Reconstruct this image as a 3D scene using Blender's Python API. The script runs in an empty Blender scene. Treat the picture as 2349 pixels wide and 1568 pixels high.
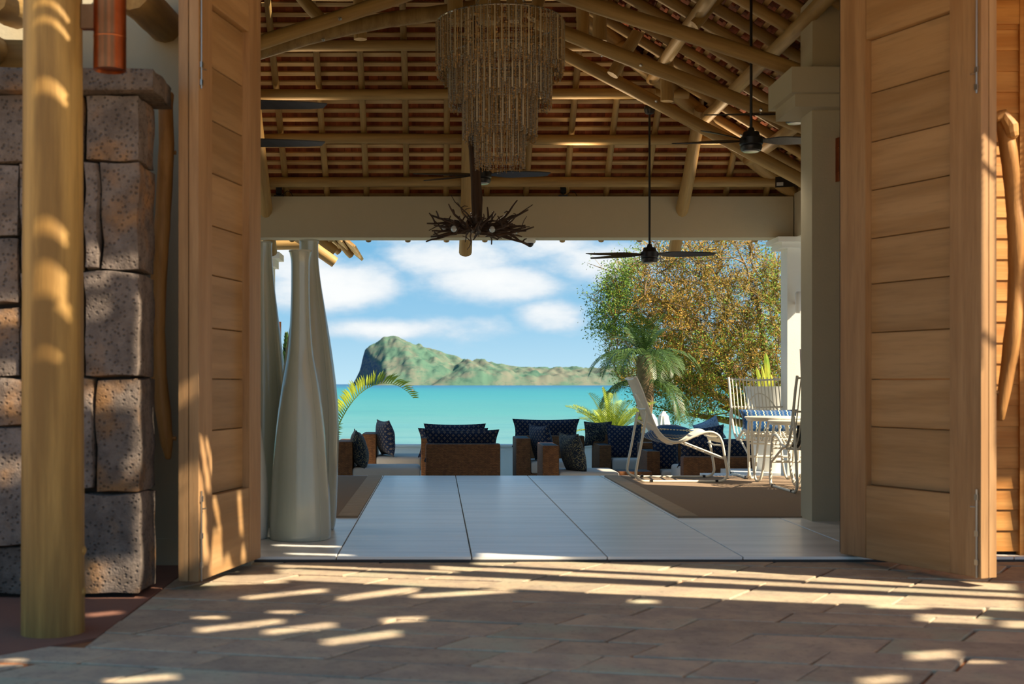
import bpy, bmesh, math, random
from mathutils import Vector, Matrix, noise as mnoise
random.seed(7)
C = bpy.context.scene.collection
SC = bpy.context.scene
PI = math.pi
R = math.radians

# ------------------------------------------------------------------ camera
F, VX, VY = 2900.0, 1003.0, 880.0           # focal length and vanishing point, in photograph pixels
cam_d = bpy.data.cameras.new('camera')
cam = bpy.data.objects.new('camera', cam_d); C.objects.link(cam)
cam.location = (0, 0, 1.0); cam.rotation_euler = (R(90), 0, 0)
cam_d.sensor_width = 36; cam_d.lens = 36 * F / 2349
cam_d.shift_x = (1174.5 - VX) / 2349; cam_d.shift_y = (VY - 784) / 2349
cam_d.clip_end = 40000; cam_d.clip_start = .05
cam_d.dof.use_dof = True; cam_d.dof.focus_distance = 17; cam_d.dof.aperture_fstop = 3.6
SC.camera = cam

# ------------------------------------------------------------------ exposure, sun, sky
SC.view_settings.view_transform = 'Standard'; SC.view_settings.look = 'None'
SC.view_settings.gamma = 1; SC.view_settings.use_curve_mapping = False
SC.view_settings.exposure = 0.0
AZ, EL = R(62), R(40)
SUN = Vector((math.sin(AZ) * math.cos(EL), -math.cos(AZ) * math.cos(EL), math.sin(EL)))
sd = bpy.data.lights.new('sun', 'SUN'); sd.energy = 12.5; sd.color = (1, .84, .62); sd.angle = R(.53)
so = bpy.data.objects.new('sun', sd); C.objects.link(so)
so.rotation_euler = SUN.to_track_quat('Z', 'Y').to_euler()
so.location = SUN * 60


def lin(h):
    h = h.lstrip('#'); v = [int(h[i:i + 2], 16) / 255 for i in (0, 2, 4)]
    return tuple(((c + .055) / 1.055) ** 2.4 if c > .04045 else c / 12.92 for c in v) + (1,)


class G:
    """small node-graph writer"""
    def __init__(s, nt): s.nt = nt
    def n(s, t, ins=None, **kw):
        nd = s.nt.nodes.new(t)
        for k, v in kw.items(): setattr(nd, k, v)
        for k, v in (ins or {}).items():
            if isinstance(v, bpy.types.NodeSocket): s.nt.links.new(v, nd.inputs[k])
            else: nd.inputs[k].default_value = v
        return nd
    def m(s, op, a, b=0.0, c=0.0, clamp=False):
        return s.n('ShaderNodeMath', {0: a, 1: b, 2: c}, operation=op, use_clamp=clamp).outputs[0]
    def mix(s, f, a, b, bt='MIX'):
        nd = s.n('ShaderNodeMix', data_type='RGBA', blend_type=bt)
        for k, v in ((0, f), (6, a), (7, b)):
            if isinstance(v, bpy.types.NodeSocket): s.nt.links.new(v, nd.inputs[k])
            else: nd.inputs[k].default_value = v
        return nd.outputs[2]
    def ramp(s, f, stops):
        nd = s.n('ShaderNodeValToRGB', {0: f}); e = nd.color_ramp.elements
        while len(e) < len(stops): e.new(.5)
        for el, (p, c) in zip(e, stops): el.position = p; el.color = c if len(c) == 4 else (*c, 1)
        return nd.outputs[0]
    def smooth(s, v, a, b):
        return s.n('ShaderNodeMapRange', {0: v, 1: a, 2: b, 3: 0.0, 4: 1.0}, interpolation_type='SMOOTHSTEP').outputs[0]
    def noise(s, vec, scale, detail=4, rough=.55):
        return s.n('ShaderNodeTexNoise', {'Vector': vec, 'Scale': scale, 'Detail': detail, 'Roughness': rough}).outputs[0]
    def map(s, vec, sc=(1, 1, 1), loc=(0, 0, 0), rot=(0, 0, 0)):
        return s.n('ShaderNodeMapping', {'Vector': vec, 'Scale': sc, 'Location': loc, 'Rotation': rot}).outputs[0]


def build_sky():
    w = bpy.data.worlds.new('sky'); SC.world = w; w.use_nodes = True
    nt = w.node_tree; nt.nodes.clear(); g = G(nt)
    d = g.n('ShaderNodeTexCoord').outputs['Generated']
    sx = g.n('ShaderNodeSeparateXYZ', {0: d}); x, y, z = sx.outputs
    base = g.ramp(g.m('MAXIMUM', z, 0.0), [(0, lin('b9dcec')), (.05, lin('92c4e2')), (.12, lin('6fafd8')), (.4, lin('5c9fd0')), (1, lin('4a86bd'))])
    wv = g.map(d, (1, 1, 2.2))
    n1 = g.noise(wv, 11, 7, .55); n2 = g.noise(wv, 34, 5, .6)
    puffs = None                      # the cumulus banks over the bay, by direction
    for (u, v, a, b, k) in [(-.088, .080, .052, .019, 1.0), (-.115, .096, .04, .02, 1.0), (.02, .099, .055, .016, .85), (.045, .079, .055, .015, 1.0),
                            (.082, .108, .05, .014, .8), (.086, .054, .026, .013, .85), (-.045, .043, .05, .008, .9), (.02, .044, .06, .012, .62),
                            (.12, .095, .05, .014, .9), (-.02, .117, .05, .01, .6)]:
        du = g.m('DIVIDE', g.m('SUBTRACT', x, u), a * 1.2); dv = g.m('DIVIDE', g.m('SUBTRACT', z, v), b * 1.25)
        q = g.m('ADD', g.m('MULTIPLY', du, du), g.m('MULTIPLY', dv, dv))
        e = g.m('MULTIPLY', g.m('POWER', 2.718, g.m('MULTIPLY', q, -.8)), k)
        puffs = e if puffs is None else g.m('MAXIMUM', puffs, e)
    ahead = g.smooth(y, .2, .5)
    puffs = g.m('MULTIPLY', puffs, ahead)
    wild = g.m('MULTIPLY', g.smooth(g.noise(d, 4, 6, .6), .44, .62), g.m('SUBTRACT', 1.0, ahead))
    wild = g.m('MULTIPLY', wild, .8)
    dens = g.m('ADD', g.m('MAXIMUM', puffs, wild), g.m('ADD', g.m('MULTIPLY', g.m('SUBTRACT', n1, .5), 1.1), g.m('MULTIPLY', g.m('SUBTRACT', n2, .5), .45)))
    mask = g.smooth(dens, .28, .78)
    white = g.mix(g.smooth(dens, .45, 1.05), lin('cfdde8'), lin('f6f6f4'))
    col = g.mix(g.m('MULTIPLY', mask, .93), base, white)
    bg = g.n('ShaderNodeBackground', {0: col, 1: 1.12})
    out = g.n('ShaderNodeOutputWorld', {0: bg.outputs[0]})
build_sky()

# ------------------------------------------------------------------ placing helpers
def at(px, py, Y):
    return Vector(((px - VX) / F * Y, Y, 1 - (py - VY) / F * Y))
def sx(px, Y): return (px - VX) / F * Y
def sz(py, Y): return 1 - (py - VY) / F * Y

W = {}
def link(o, parent, M):
    C.objects.link(o); W[o.name] = M.copy()
    if parent is not None:
        o.parent = parent; o.matrix_basis = W[parent.name].inverted() @ M
    else: o.matrix_basis = M
    return o

def tag(o, label=None, cat=None, group=None, kind=None):
    if label: o['label'] = label
    if cat: o['category'] = cat
    if group: o['group'] = group
    if kind: o['kind'] = kind
    return o

def thing(name, label, cat, loc=(0, 0, 0), rz=0, group=None, kind=None):
    o = bpy.data.objects.new(name, None); o.empty_display_size = .1
    link(o, None, Matrix.Translation(loc) @ Matrix.Rotation(rz, 4, 'Z'))
    return tag(o, label, cat, group, kind)

def setting(name, label):
    return thing(name, label, None, kind='structure')

def dup(root, loc, rz, label=None, rx=0):
    M = Matrix.Translation(loc) @ Matrix.Rotation(rz, 4, 'Z')
    c = root.copy(); C.objects.link(c); c.matrix_basis = M; W[c.name] = M
    if label: c['label'] = label
    for ch in [o for o in bpy.data.objects if o.parent == root]:
        k = ch.copy(); C.objects.link(k); k.parent = c; k.matrix_basis = ch.matrix_basis; W[k.name] = M @ ch.matrix_basis
        for g_ in [o for o in bpy.data.objects if o.parent == ch]:
            d = g_.copy(); C.objects.link(d); d.parent = k; d.matrix_basis = g_.matrix_basis
    return c


class MB:
    def __init__(s): s.v = []; s.f = []
    def add(s, vs, fs, M=None):
        b = len(s.v)
        for p in vs: s.v.append(tuple(M @ Vector(p)) if M else tuple(p))
        for f in fs: s.f.append(tuple(i + b for i in f))
        return s
    def box(s, a, b, M=None):
        x0, y0, z0 = a; x1, y1, z1 = b
        return s.add([(x0, y0, z0), (x1, y0, z0), (x1, y1, z0), (x0, y1, z0), (x0, y0, z1), (x1, y0, z1), (x1, y1, z1), (x0, y1, z1)],
                     [(3, 2, 1, 0), (4, 5, 6, 7), (0, 1, 5, 4), (1, 2, 6, 5), (2, 3, 7, 6), (3, 0, 4, 7)], M)
    def slab(s, poly, z0, z1, c=.004, M=None):
        """prism with a chamfered top; poly is counter-clockwise"""
        n = len(poly); cx = sum(p[0] for p in poly) / n; cy = sum(p[1] for p in poly) / n
        def ins(p):
            d = Vector((cx - p[0], cy - p[1])); l = max(d.length, 1e-6); k = min(c * 1.4 / l, .4)
            return (p[0] + d.x * k, p[1] + d.y * k)
        vs = [(*p, z0) for p in poly] + [(*p, z1 - c) for p in poly] + [(*ins(p), z1) for p in poly]
        fs = [tuple(range(n - 1, -1, -1)), tuple(range(2 * n, 3 * n))]
        for k in range(2):
            for i in range(n): j = (i + 1) % n; fs.append((k * n + i, k * n + j, (k + 1) * n + j, (k + 1) * n + i))
        return s.add(vs, fs, M)
    def tube(s, pts, rad, n=8, caps=True, round_end=False, flat=1.0):
        pts = [Vector(p) for p in pts]; m = len(pts)
        if not hasattr(rad, '__len__'): rad = [rad] * m
        rad = list(rad)
        if round_end:
            d0 = (pts[0] - pts[1]).normalized(); d1 = (pts[-1] - pts[-2]).normalized()
            pts = [pts[0] + d0 * rad[0] * .45] + pts + [pts[-1] + d1 * rad[-1] * .45]; rad = [rad[0] * .6] + rad + [rad[-1] * .6]; m += 2
        t = (pts[1] - pts[0]).normalized()
        up = Vector((0, 0, 1)) if abs(t.z) < .9 else Vector((1, 0, 0))
        a = t.cross(up).normalized(); vs = []
        for i, p in enumerate(pts):
            if 0 < i < m - 1: t = (pts[i + 1] - pts[i - 1])
            elif i == m - 1: t = pts[i] - pts[i - 1]
            t = t.normalized(); a = (a - t * a.dot(t))
            a = a.normalized() if a.length > 1e-6 else t.orthogonal().normalized()
            b = t.cross(a)
            for k in range(n):
                an = 2 * PI * k / n
                vs.append(tuple(p + (a * math.cos(an) + b * math.sin(an) * flat) * rad[i]))
        fs = []
        for i in range(m - 1):
            for k in range(n):
                k2 = (k + 1) % n; fs.append((i * n + k, i * n + k2, (i + 1) * n + k2, (i + 1) * n + k))
        if caps: fs.append(tuple(range(n - 1, -1, -1))); fs.append(tuple((m - 1) * n + k for k in range(n)))
        return s.add(vs, fs)
    def lathe(s, prof, n=24, M=None, sq=(1, 1)):
        vs = []
        for (r, z) in prof:
            for k in range(n): an = 2 * PI * k / n; vs.append((r * math.cos(an) * sq[0], r * math.sin(an) * sq[1], z))
        fs = []
        for i in range(len(prof) - 1):
            for k in range(n): k2 = (k + 1) % n; fs.append((i * n + k, i * n + k2, (i + 1) * n + k2, (i + 1) * n + k))
        fs.append(tuple(range(n - 1, -1, -1))); fs.append(tuple((len(prof) - 1) * n + k for k in range(n)))
        return s.add(vs, fs, M)
    def octa(s, c, r, rz=None):
        x, y, z = c; rz = rz or r
        return s.add([(x + r, y, z), (x, y + r, z), (x - r, y, z), (x, y - r, z), (x, y, z + rz), (x, y, z - rz)],
                     [(0, 1, 4), (1, 2, 4), (2, 3, 4), (3, 0, 4), (1, 0, 5), (2, 1, 5), (3, 2, 5), (0, 3, 5)])
    def mesh(s, name, mat, smooth=False):
        me = bpy.data.meshes.new(name); me.from_pydata(s.v, [], s.f)
        if mat: me.materials.append(mat)
        if smooth: me.polygons.foreach_set('use_smooth', [True] * len(me.polygons))
        me.update(); return me
    def build(s, name, mat, parent=None, M=None, smooth=False):
        """M: world matrix the vertices are local to (default: the parent's)"""
        if M is None: M = W[parent.name] if parent is not None else Matrix()
        return link(bpy.data.objects.new(name, s.mesh(name, mat, smooth)), parent, M)


def soften(o, ang=40):
    o.data.polygons.foreach_set('use_smooth', [True] * len(o.data.polygons))
    o.data.set_sharp_from_angle(angle=R(ang)); return o

def rbox(a, b, r, seg=3, name='box', mat=None, parent=None, M=None, puff=0):
    bm = bmesh.new(); bmesh.ops.create_cube(bm, size=1)
    a = Vector(a); b = Vector(b); s = b - a; c = (a + b) / 2
    for v in bm.verts: v.co = Vector((v.co.x * s.x, v.co.y * s.y, v.co.z * s.z)) + c
    bmesh.ops.bevel(bm, geom=bm.edges[:], offset=r, segments=seg, profile=.6, affect='EDGES')
    me = bpy.data.meshes.new(name); bm.to_mesh(me); bm.free()
    if mat: me.materials.append(mat)
    me.polygons.foreach_set('use_smooth', [True] * len(me.polygons)); me.set_sharp_from_angle(angle=R(50))
    if M is None: M = W[parent.name] if parent is not None else Matrix()
    return link(bpy.data.objects.new(name, me), parent, M)

def log(name, p0, p1, r, parent, mat, r2=None, wob=.006, n=12, seg=7, bend=0.0):
    """a round pole, built along its own Z axis so that its grain runs along it"""
    p0 = Vector(p0); p1 = Vector(p1); d = p1 - p0; L = d.length; r2 = r2 or r
    q = d.to_track_quat('Z', 'Y'); sd_ = random.random() * 90; pts = []; rad = []
    for i in range(seg + 1):
        t = i / seg
        pts.append((mnoise.noise((sd_, t * 3, 0)) * wob * 2, mnoise.noise((sd_, t * 3, 7)) * wob * 2 + bend * math.sin(PI * t), L * t))
        rad.append((r + (r2 - r) * t) * (1 + .05 * mnoise.noise((sd_, t * 4, 3))))
    mb = MB().tube(pts, rad, n)
    o = mb.build(name, mat, parent, Matrix.Translation(p0) @ q.to_matrix().to_4x4())
    return soften(o, 45)

# ------------------------------------------------------------------ materials
def mat(name, col, rough=.6, vary=.0, spec=.5, metal=0, bump=0, bscale=40, col2=None, scale=6, stretch=(1, 1, 1), detail=5, contrast=(.35, .65), obj_vary=.0, emit=None, coat=0, island=0, sheen=0, trans=0):
    m_ = bpy.data.materials.new(name); m_.use_nodes = True; nt = m_.node_tree; nt.nodes.clear(); g = G(nt)
    co = g.n('ShaderNodeTexCoord').outputs['Object']
    oi = g.n('ShaderNodeObjectInfo').outputs['Random']
    off = g.n('ShaderNodeCombineXYZ', {0: g.m('MULTIPLY', oi, 37.0), 1: g.m('MULTIPLY', oi, 91.0), 2: g.m('MULTIPLY', oi, 53.0)}).outputs[0]
    v = g.n('ShaderNodeVectorMath', {0: g.map(co, stretch), 1: off}, operation='ADD').outputs[0]
    c = lin(col) if isinstance(col, str) else col
    if col2:
        f = g.smooth(g.noise(v, scale, detail), *contrast); c = g.mix(f, c, lin(col2))
    if vary or obj_vary or island:
        k = g.m('ADD', 1 - vary, g.m('MULTIPLY', g.noise(v, scale * 2.3, 4), vary * 2)) if vary else 1.0
        if obj_vary: k = g.m('MULTIPLY', k, g.m('ADD', 1 - obj_vary, g.m('MULTIPLY', oi, obj_vary * 2)))
        if island:
            ri = g.n('ShaderNodeNewGeometry').outputs['Random Per Island']
            ri = g.m('FRACT', g.m('ADD', ri, oi)); k = g.m('MULTIPLY', k, g.m('ADD', 1 - island, g.m('MULTIPLY', ri, island * 2)))
        kc = g.n('ShaderNodeCombineXYZ', {0: k, 1: k, 2: k}).outputs[0]
        c = g.mix(1.0, c, kc, 'MULTIPLY')
    ins = {'Base Color': c, 'Roughness': rough, 'Metallic': metal, 'Specular IOR Level': spec, 'Coat Weight': coat, 'Sheen Weight': sheen, 'Transmission Weight': trans}
    if bump:
        ins['Normal'] = g.n('ShaderNodeBump', {'Height': g.noise(v, bscale, 5), 'Strength': bump, 'Distance': .02}).outputs[0]
    if emit: ins['Emission Color'] = lin(emit[0]); ins['Emission Strength'] = emit[1]
    p = g.n('ShaderNodeBsdfPrincipled', ins)
    g.n('ShaderNodeOutputMaterial', {0: p.outputs[0]})
    m_['g'] = 0
    return m_

def wood(name, a, b, axis='z', s=14, rough=.55, obj_vary=.12, bump=.15, knots=True, spec=.35):
    m_ = bpy.data.materials.new(name); m_.use_nodes = True; nt = m_.node_tree; nt.nodes.clear(); g = G(nt)
    co = g.n('ShaderNodeTexCoord').outputs['Object']; oi = g.n('ShaderNodeObjectInfo').outputs['Random']
    off = g.n('ShaderNodeCombineXYZ', {0: g.m('MULTIPLY', oi, 31.0), 1: g.m('MULTIPLY', oi, 57.0), 2: g.m('MULTIPLY', oi, 83.0)}).outputs[0]
    st = {'x': (.07, 1, 1), 'y': (1, .07, 1), 'z': (1, 1, .07)}[axis]
    v = g.n('ShaderNodeVectorMath', {0: g.map(co, st), 1: off}, operation='ADD').outputs[0]
    v2 = g.n('ShaderNodeVectorMath', {0: g.map(co, tuple(k * .9 + .1 for k in st)), 1: off}, operation='ADD').outputs[0]
    f1 = g.noise(v, s, 6, .6); f2 = g.noise(v, s * 5, 4, .6); f3 = g.noise(v2, s * .22, 3)
    c = g.mix(g.smooth(f1, .32, .68), lin(a), lin(b))
    c = g.mix(g.m('MULTIPLY', g.smooth(f2, .45, .75), .35), c, tuple(k * .45 for k in lin(a)[:3]) + (1,))
    c = g.mix(g.m('MULTIPLY', g.smooth(f3, .5, .8), .4), c, tuple(k * .6 for k in lin(a)[:3]) + (1,))
    k = g.m('ADD', 1 - obj_vary, g.m('MULTIPLY', oi, 2 * obj_vary))
    c = g.mix(1.0, c, g.n('ShaderNodeCombineXYZ', {0: k, 1: k, 2: k}).outputs[0], 'MULTIPLY')
    bp = g.n('ShaderNodeBump', {'Height': f2, 'Strength': bump, 'Distance': .01}).outputs[0]
    p = g.n('ShaderNodeBsdfPrincipled', {'Base Color': c, 'Roughness': rough, 'Normal': bp, 'Specular IOR Level': spec})
    g.n('ShaderNodeOutputMaterial', {0: p.outputs[0]}); return m_

def stone(name, a, b, c3, sc=9, rough=.9, bump=.6, obj_vary=.18, pits=True, soft=False):
    m_ = bpy.data.materials.new(name); m_.use_nodes = True; nt = m_.node_tree; nt.nodes.clear(); g = G(nt)
    co = g.n('ShaderNodeTexCoord').outputs['Object']; oi = g.n('ShaderNodeObjectInfo').outputs['Random']
    off = g.n('ShaderNodeCombineXYZ', {0: g.m('MULTIPLY', oi, 31.0), 1: g.m('MULTIPLY', oi, 57.0), 2: g.m('MULTIPLY', oi, 83.0)}).outputs[0]
    v = g.n('ShaderNodeVectorMath', {0: co, 1: off}, operation='ADD').outputs[0]
    n1 = g.noise(v, sc, 8, .62); n2 = g.noise(v, sc * .35, 4); n3 = g.noise(v, sc * 7, 4, .7)
    c = g.mix(g.smooth(n1, .35, .65), lin(a), lin(b)); c = g.mix(g.smooth(n2, .52, .7), c, lin(c3))
    c = g.mix(g.m('MULTIPLY', g.smooth(n3, .5, .75), .35), c, (.02, .018, .015, 1))
    k = g.m('ADD', 1 - obj_vary, g.m('MULTIPLY', oi, 2 * obj_vary))
    c = g.mix(1.0, c, g.n('ShaderNodeCombineXYZ', {0: k, 1: k, 2: k}).outputs[0], 'MULTIPLY')
    h = g.m('ADD', n1, g.m('MULTIPLY', n3, .35))
    if pits:
        vo = g.n('ShaderNodeTexVoronoi', {'Vector': v, 'Scale': sc * 6}).outputs[0]
        pit = g.smooth(vo, .12, .38); h = g.m('ADD', h, g.m('MULTIPLY', pit, .5))
        c = g.mix(g.m('MULTIPLY', g.m('SUBTRACT', 1.0, pit), .5), c, (.015, .013, .011, 1))
    bp = g.n('ShaderNodeBump', {'Height': h, 'Strength': bump, 'Distance': .03}).outputs[0]
    p = g.n('ShaderNodeBsdfPrincipled', {'Base Color': c, 'Roughness': rough, 'Normal': bp, 'Specular IOR Level': .3})
    g.n('ShaderNodeOutputMaterial', {0: p.outputs[0]}); return m_

def pattern(name, base, motif, kind, size=.06):
    m_ = bpy.data.materials.new(name); m_.use_nodes = True; nt = m_.node_tree; nt.nodes.clear(); g = G(nt)
    co = g.n('ShaderNodeTexCoord').outputs['Object']; s_ = g.n('ShaderNodeSeparateXYZ', {0: co}); x, y, z = s_.outputs
    if kind == 'motif':      # small four-petal sprigs set in a diagonal grid
        a = g.m('DIVIDE', g.m('ADD', x, z), size); b = g.m('DIVIDE', g.m('SUBTRACT', x, z), size)
        fa = g.m('ABSOLUTE', g.m('SUBTRACT', g.m('FRACT', a), .5)); fb = g.m('ABSOLUTE', g.m('SUBTRACT', g.m('FRACT', b), .5))
        d1 = g.m('MULTIPLY', g.m('LESS_THAN', g.m('MAXIMUM', fa, fb), .24), g.m('GREATER_THAN', g.m('MINIMUM', fa, fb), .045))
        f = g.m('MULTIPLY', d1, .8)
    elif kind == 'scroll':
        n_ = g.noise(co, 34, 1); f = g.m('MULTIPLY', g.m('LESS_THAN', g.m('ABSOLUTE', g.m('SUBTRACT', n_, .5)), .028), .7)
    else:
        tri = g.m('ABSOLUTE', g.m('SUBTRACT', g.m('FRACT', g.m('DIVIDE', x if kind == 'zig_h' else z, .035)), .5))
        q = g.m('FRACT', g.m('ADD', g.m('DIVIDE', z if kind == 'zig_h' else x, .085), g.m('MULTIPLY', tri, .22)))
        f = g.m('ADD', g.m('MULTIPLY', g.m('LESS_THAN', g.m('ABSOLUTE', g.m('SUBTRACT', q, .3)), .07), .8), g.m('MULTIPLY', g.m('LESS_THAN', g.m('ABSOLUTE', g.m('SUBTRACT', q, .75)), .12), .16))
    weave = g.noise(co, 260, 2)
    c = g.mix(f, lin(base), lin(motif))
    p = g.n('ShaderNodeBsdfPrincipled', {'Base Color': c, 'Roughness': .9, 'Sheen Weight': .15, 'Specular IOR Level': .15,
            'Normal': g.n('ShaderNodeBump', {'Height': weave, 'Strength': .25, 'Distance': .004}).outputs[0]})
    g.n('ShaderNodeOutputMaterial', {0: p.outputs[0]}); return m_

def wicker_mat(name, a, b, gap):
    m_ = bpy.data.materials.new(name); m_.use_nodes = True; nt = m_.node_tree; nt.nodes.clear(); g = G(nt)
    co = g.n('ShaderNodeTexCoord').outputs['Object']; s_ = g.n('ShaderNodeSeparateXYZ', {0: co}); x, y, z = s_.outputs
    v = g.n('ShaderNodeCombineXYZ', {0: g.m('ADD', x, y), 1: z, 2: 0.0}).outputs[0]
    br = g.n('ShaderNodeTexBrick', {'Vector': v, 'Color1': lin(a), 'Color2': lin(b), 'Mortar': lin(gap), 'Scale': 1.0, 'Mortar Size': .0016, 'Brick Width': .034, 'Row Height': .0105, 'Mortar Smooth': .6})
    n_ = g.noise(co, 22, 3); c = g.mix(g.m('MULTIPLY', g.smooth(n_, .4, .7), .35), br.outputs[0], lin(gap))
    p = g.n('ShaderNodeBsdfPrincipled', {'Base Color': c, 'Roughness': .62, 'Specular IOR Level': .3,
            'Normal': g.n('ShaderNodeBump', {'Height': br.outputs[1], 'Strength': .6, 'Distance': -.006}).outputs[0]})
    g.n('ShaderNodeOutputMaterial', {0: p.outputs[0]}); return m_

M = {}
M['plaster'] = mat('plaster', 'b8ad92', .85, .03, spec=.2, bump=.08, bscale=60)
M['white_plaster'] = mat('white_plaster', 'e4e1d6', .85, .03, spec=.2, bump=.06, bscale=60)
M['log'] = wood('pole_wood', 'b09058', '927242', 'z', 12, .6, .14, .25)
M['post'] = wood('post_wood', 'bb9450', '7f5f2e', 'z', 9, .55, .02, .2)
M['batten'] = wood('batten_wood', 'd6b27c', 'b28f5c', 'x', 18, .65, .12)
M['batten_y'] = wood('batten_wood_lengthwise', 'c09a62', '98733f', 'y', 18, .65, .12)
M['shingle'] = mat('cedar_shingle', '96502c', .8, .12, col2='74381e', scale=9, stretch=(1, .15, .15), bump=.3, bscale=60, island=.35, spec=.15)
M['door_x'] = wood('door_wood_across', 'ac8a60', '97744a', 'x', 9, .5, .10, .1)
M['door_z'] = wood('door_wood_upright', 'ab8860', '96724c', 'y', 12, .5, .05, .1)
M['siding'] = wood('siding_wood', 'd29a55', 'b87b38', 'x', 12, .6, .07, .15)
M['drift'] = wood('driftwood', 'c08e52', '9a6a34', 'z', 10, .6, .05, .3)
M['drift_dark'] = wood('dark_driftwood', '5b4433', '3b2a1f', 'z', 12, .75, .2, .3)
M['basalt'] = stone('basalt', '7d7168', '5f554e', '97714a', 7, obj_vary=.25)
M['joint'] = mat('wall_joint', '2c2622', .95, .2, bump=.5)
M['paver'] = stone('paving_stone', 'b8a68c', 'a0917f', 'aaa78f', 5, .75, .25, .13, pits=False)
M['grout'] = mat('paving_grout', '8c5a34', .95, .2, bump=.4)
M['red_concrete'] = mat('red_concrete', '7a5444', .8, .12, bump=.15, scale=3)
M['tile'] = mat('floor_tile', 'efeeea', .3, .0, spec=1.0, col2='dadad6', scale=9, stretch=(.08, 1, 1), obj_vary=.02)
M['tile_joint'] = mat('tile_joint', '3c3a38', .8)
M['copper'] = mat('copper', 'b4653c', .28, .08, metal=1, col2='a0552f')
M['black'] = mat('black_metal', '1a1716', .4, 0, spec=.5)
M['steel'] = mat('brushed_steel', 'b0aba2', .3, 0, metal=1)
M['blade'] = mat('fan_blade', '2b2726', .38, 0, spec=.5)
M['glaze'] = mat('celadon_glaze', 'b4b6a6', .18, .05, spec=.55, col2='a3a89a', scale=3, stretch=(1, 1, .12), bump=.12, bscale=16, coat=.3)
M['glaze_w'] = mat('white_glaze', 'd6d5cc', .2, .04, spec=.6, bump=.1, bscale=16, coat=.2)
M['rug'] = mat('rug_weave', '94806c', .95, .12, bump=.5, bscale=220, scale=40, spec=.1)
M['rug_edge'] = mat('rug_border', 'a8967f', .9, .12, bump=.3, bscale=90, spec=.15)
M['rattan'] = mat('white_rattan', 'd8d2c0', .4, .05, spec=.4)
M['wicker'] = wicker_mat('brown_wicker', '8a5a30', '6f4522', '2e1a0c')
M['seat'] = mat('seat_fabric', 'b3aaa0', .9, .04, bump=.15, bscale=200, sheen=.1, spec=.15)
M['navy'] = pattern('navy_sprig_fabric', '131f38', '857660', 'motif', .07)
M['navy_s'] = pattern('navy_scroll_fabric', '18202c', '8f8560', 'scroll')
M['zig_h'] = pattern('blue_zigzag_fabric', '1c4a7d', 'c9c9a8', 'zig_h')
M['zig_v'] = pattern('blue_zigzag_upright', '1c4a7d', 'c9c9a8', 'zig_v')
M['blue_l'] = pattern('pale_blue_fabric', '8fa3b8', '3c5576', 'scroll')
M['canvas'] = mat('white_canvas', 'e8e4da', .9, .03, bump=.1)
M['leaf'] = mat('tree_leaf', '6f8a2c', .55, 0, island=.45, col2='4d6a24', scale=.5, spec=.25)
M['leaf_dry'] = mat('dry_leaf', 'a07a34', .6, 0, island=.45, col2='7d6a2c', scale=.6, spec=.2)
M['bark'] = mat('bark', '8d7455', .9, .2, bump=.5, col2='6b5440')
M['palm'] = mat('palm_leaf', '8fa436', .4, 0, island=.3, spec=.4)
M['palm_y'] = mat('palm_leaf_yellow', '9aa636', .4, 0, island=.25, spec=.4)
M['palm_d'] = mat('palm_leaf_deep', '3f5724', .45, 0, island=.35, spec=.4)
M['bead'] = mat('wood_bead', '9c7c50', .5, 0, island=.4, spec=.4)
M['crystal'] = mat('crystal_bead', '918d86', .08, 0, island=.3, spec=.9)
M['shell'] = mat('shell_strip', 'a3967f', .45, 0, island=.25, spec=.4)
M['bulb'] = mat('lamp_glass', 'cfcfcb', .12, 0, spec=.7)
M['sand'] = mat('sandy_ground', 'c2ab86', .95, .1, bump=.3, scale=.8)
M['lawn'] = mat('lawn', '6f8440', .95, .2, scale=1.5)
M['mauve'] = mat('mauve_paint', '9d8f89', .8, .04)
M['leafy_s'] = mat('snake_leaf', '7c9c33', .4, 0, col2='c9c64a', scale=9, stretch=(1, 1, .4), spec=.4)

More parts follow.
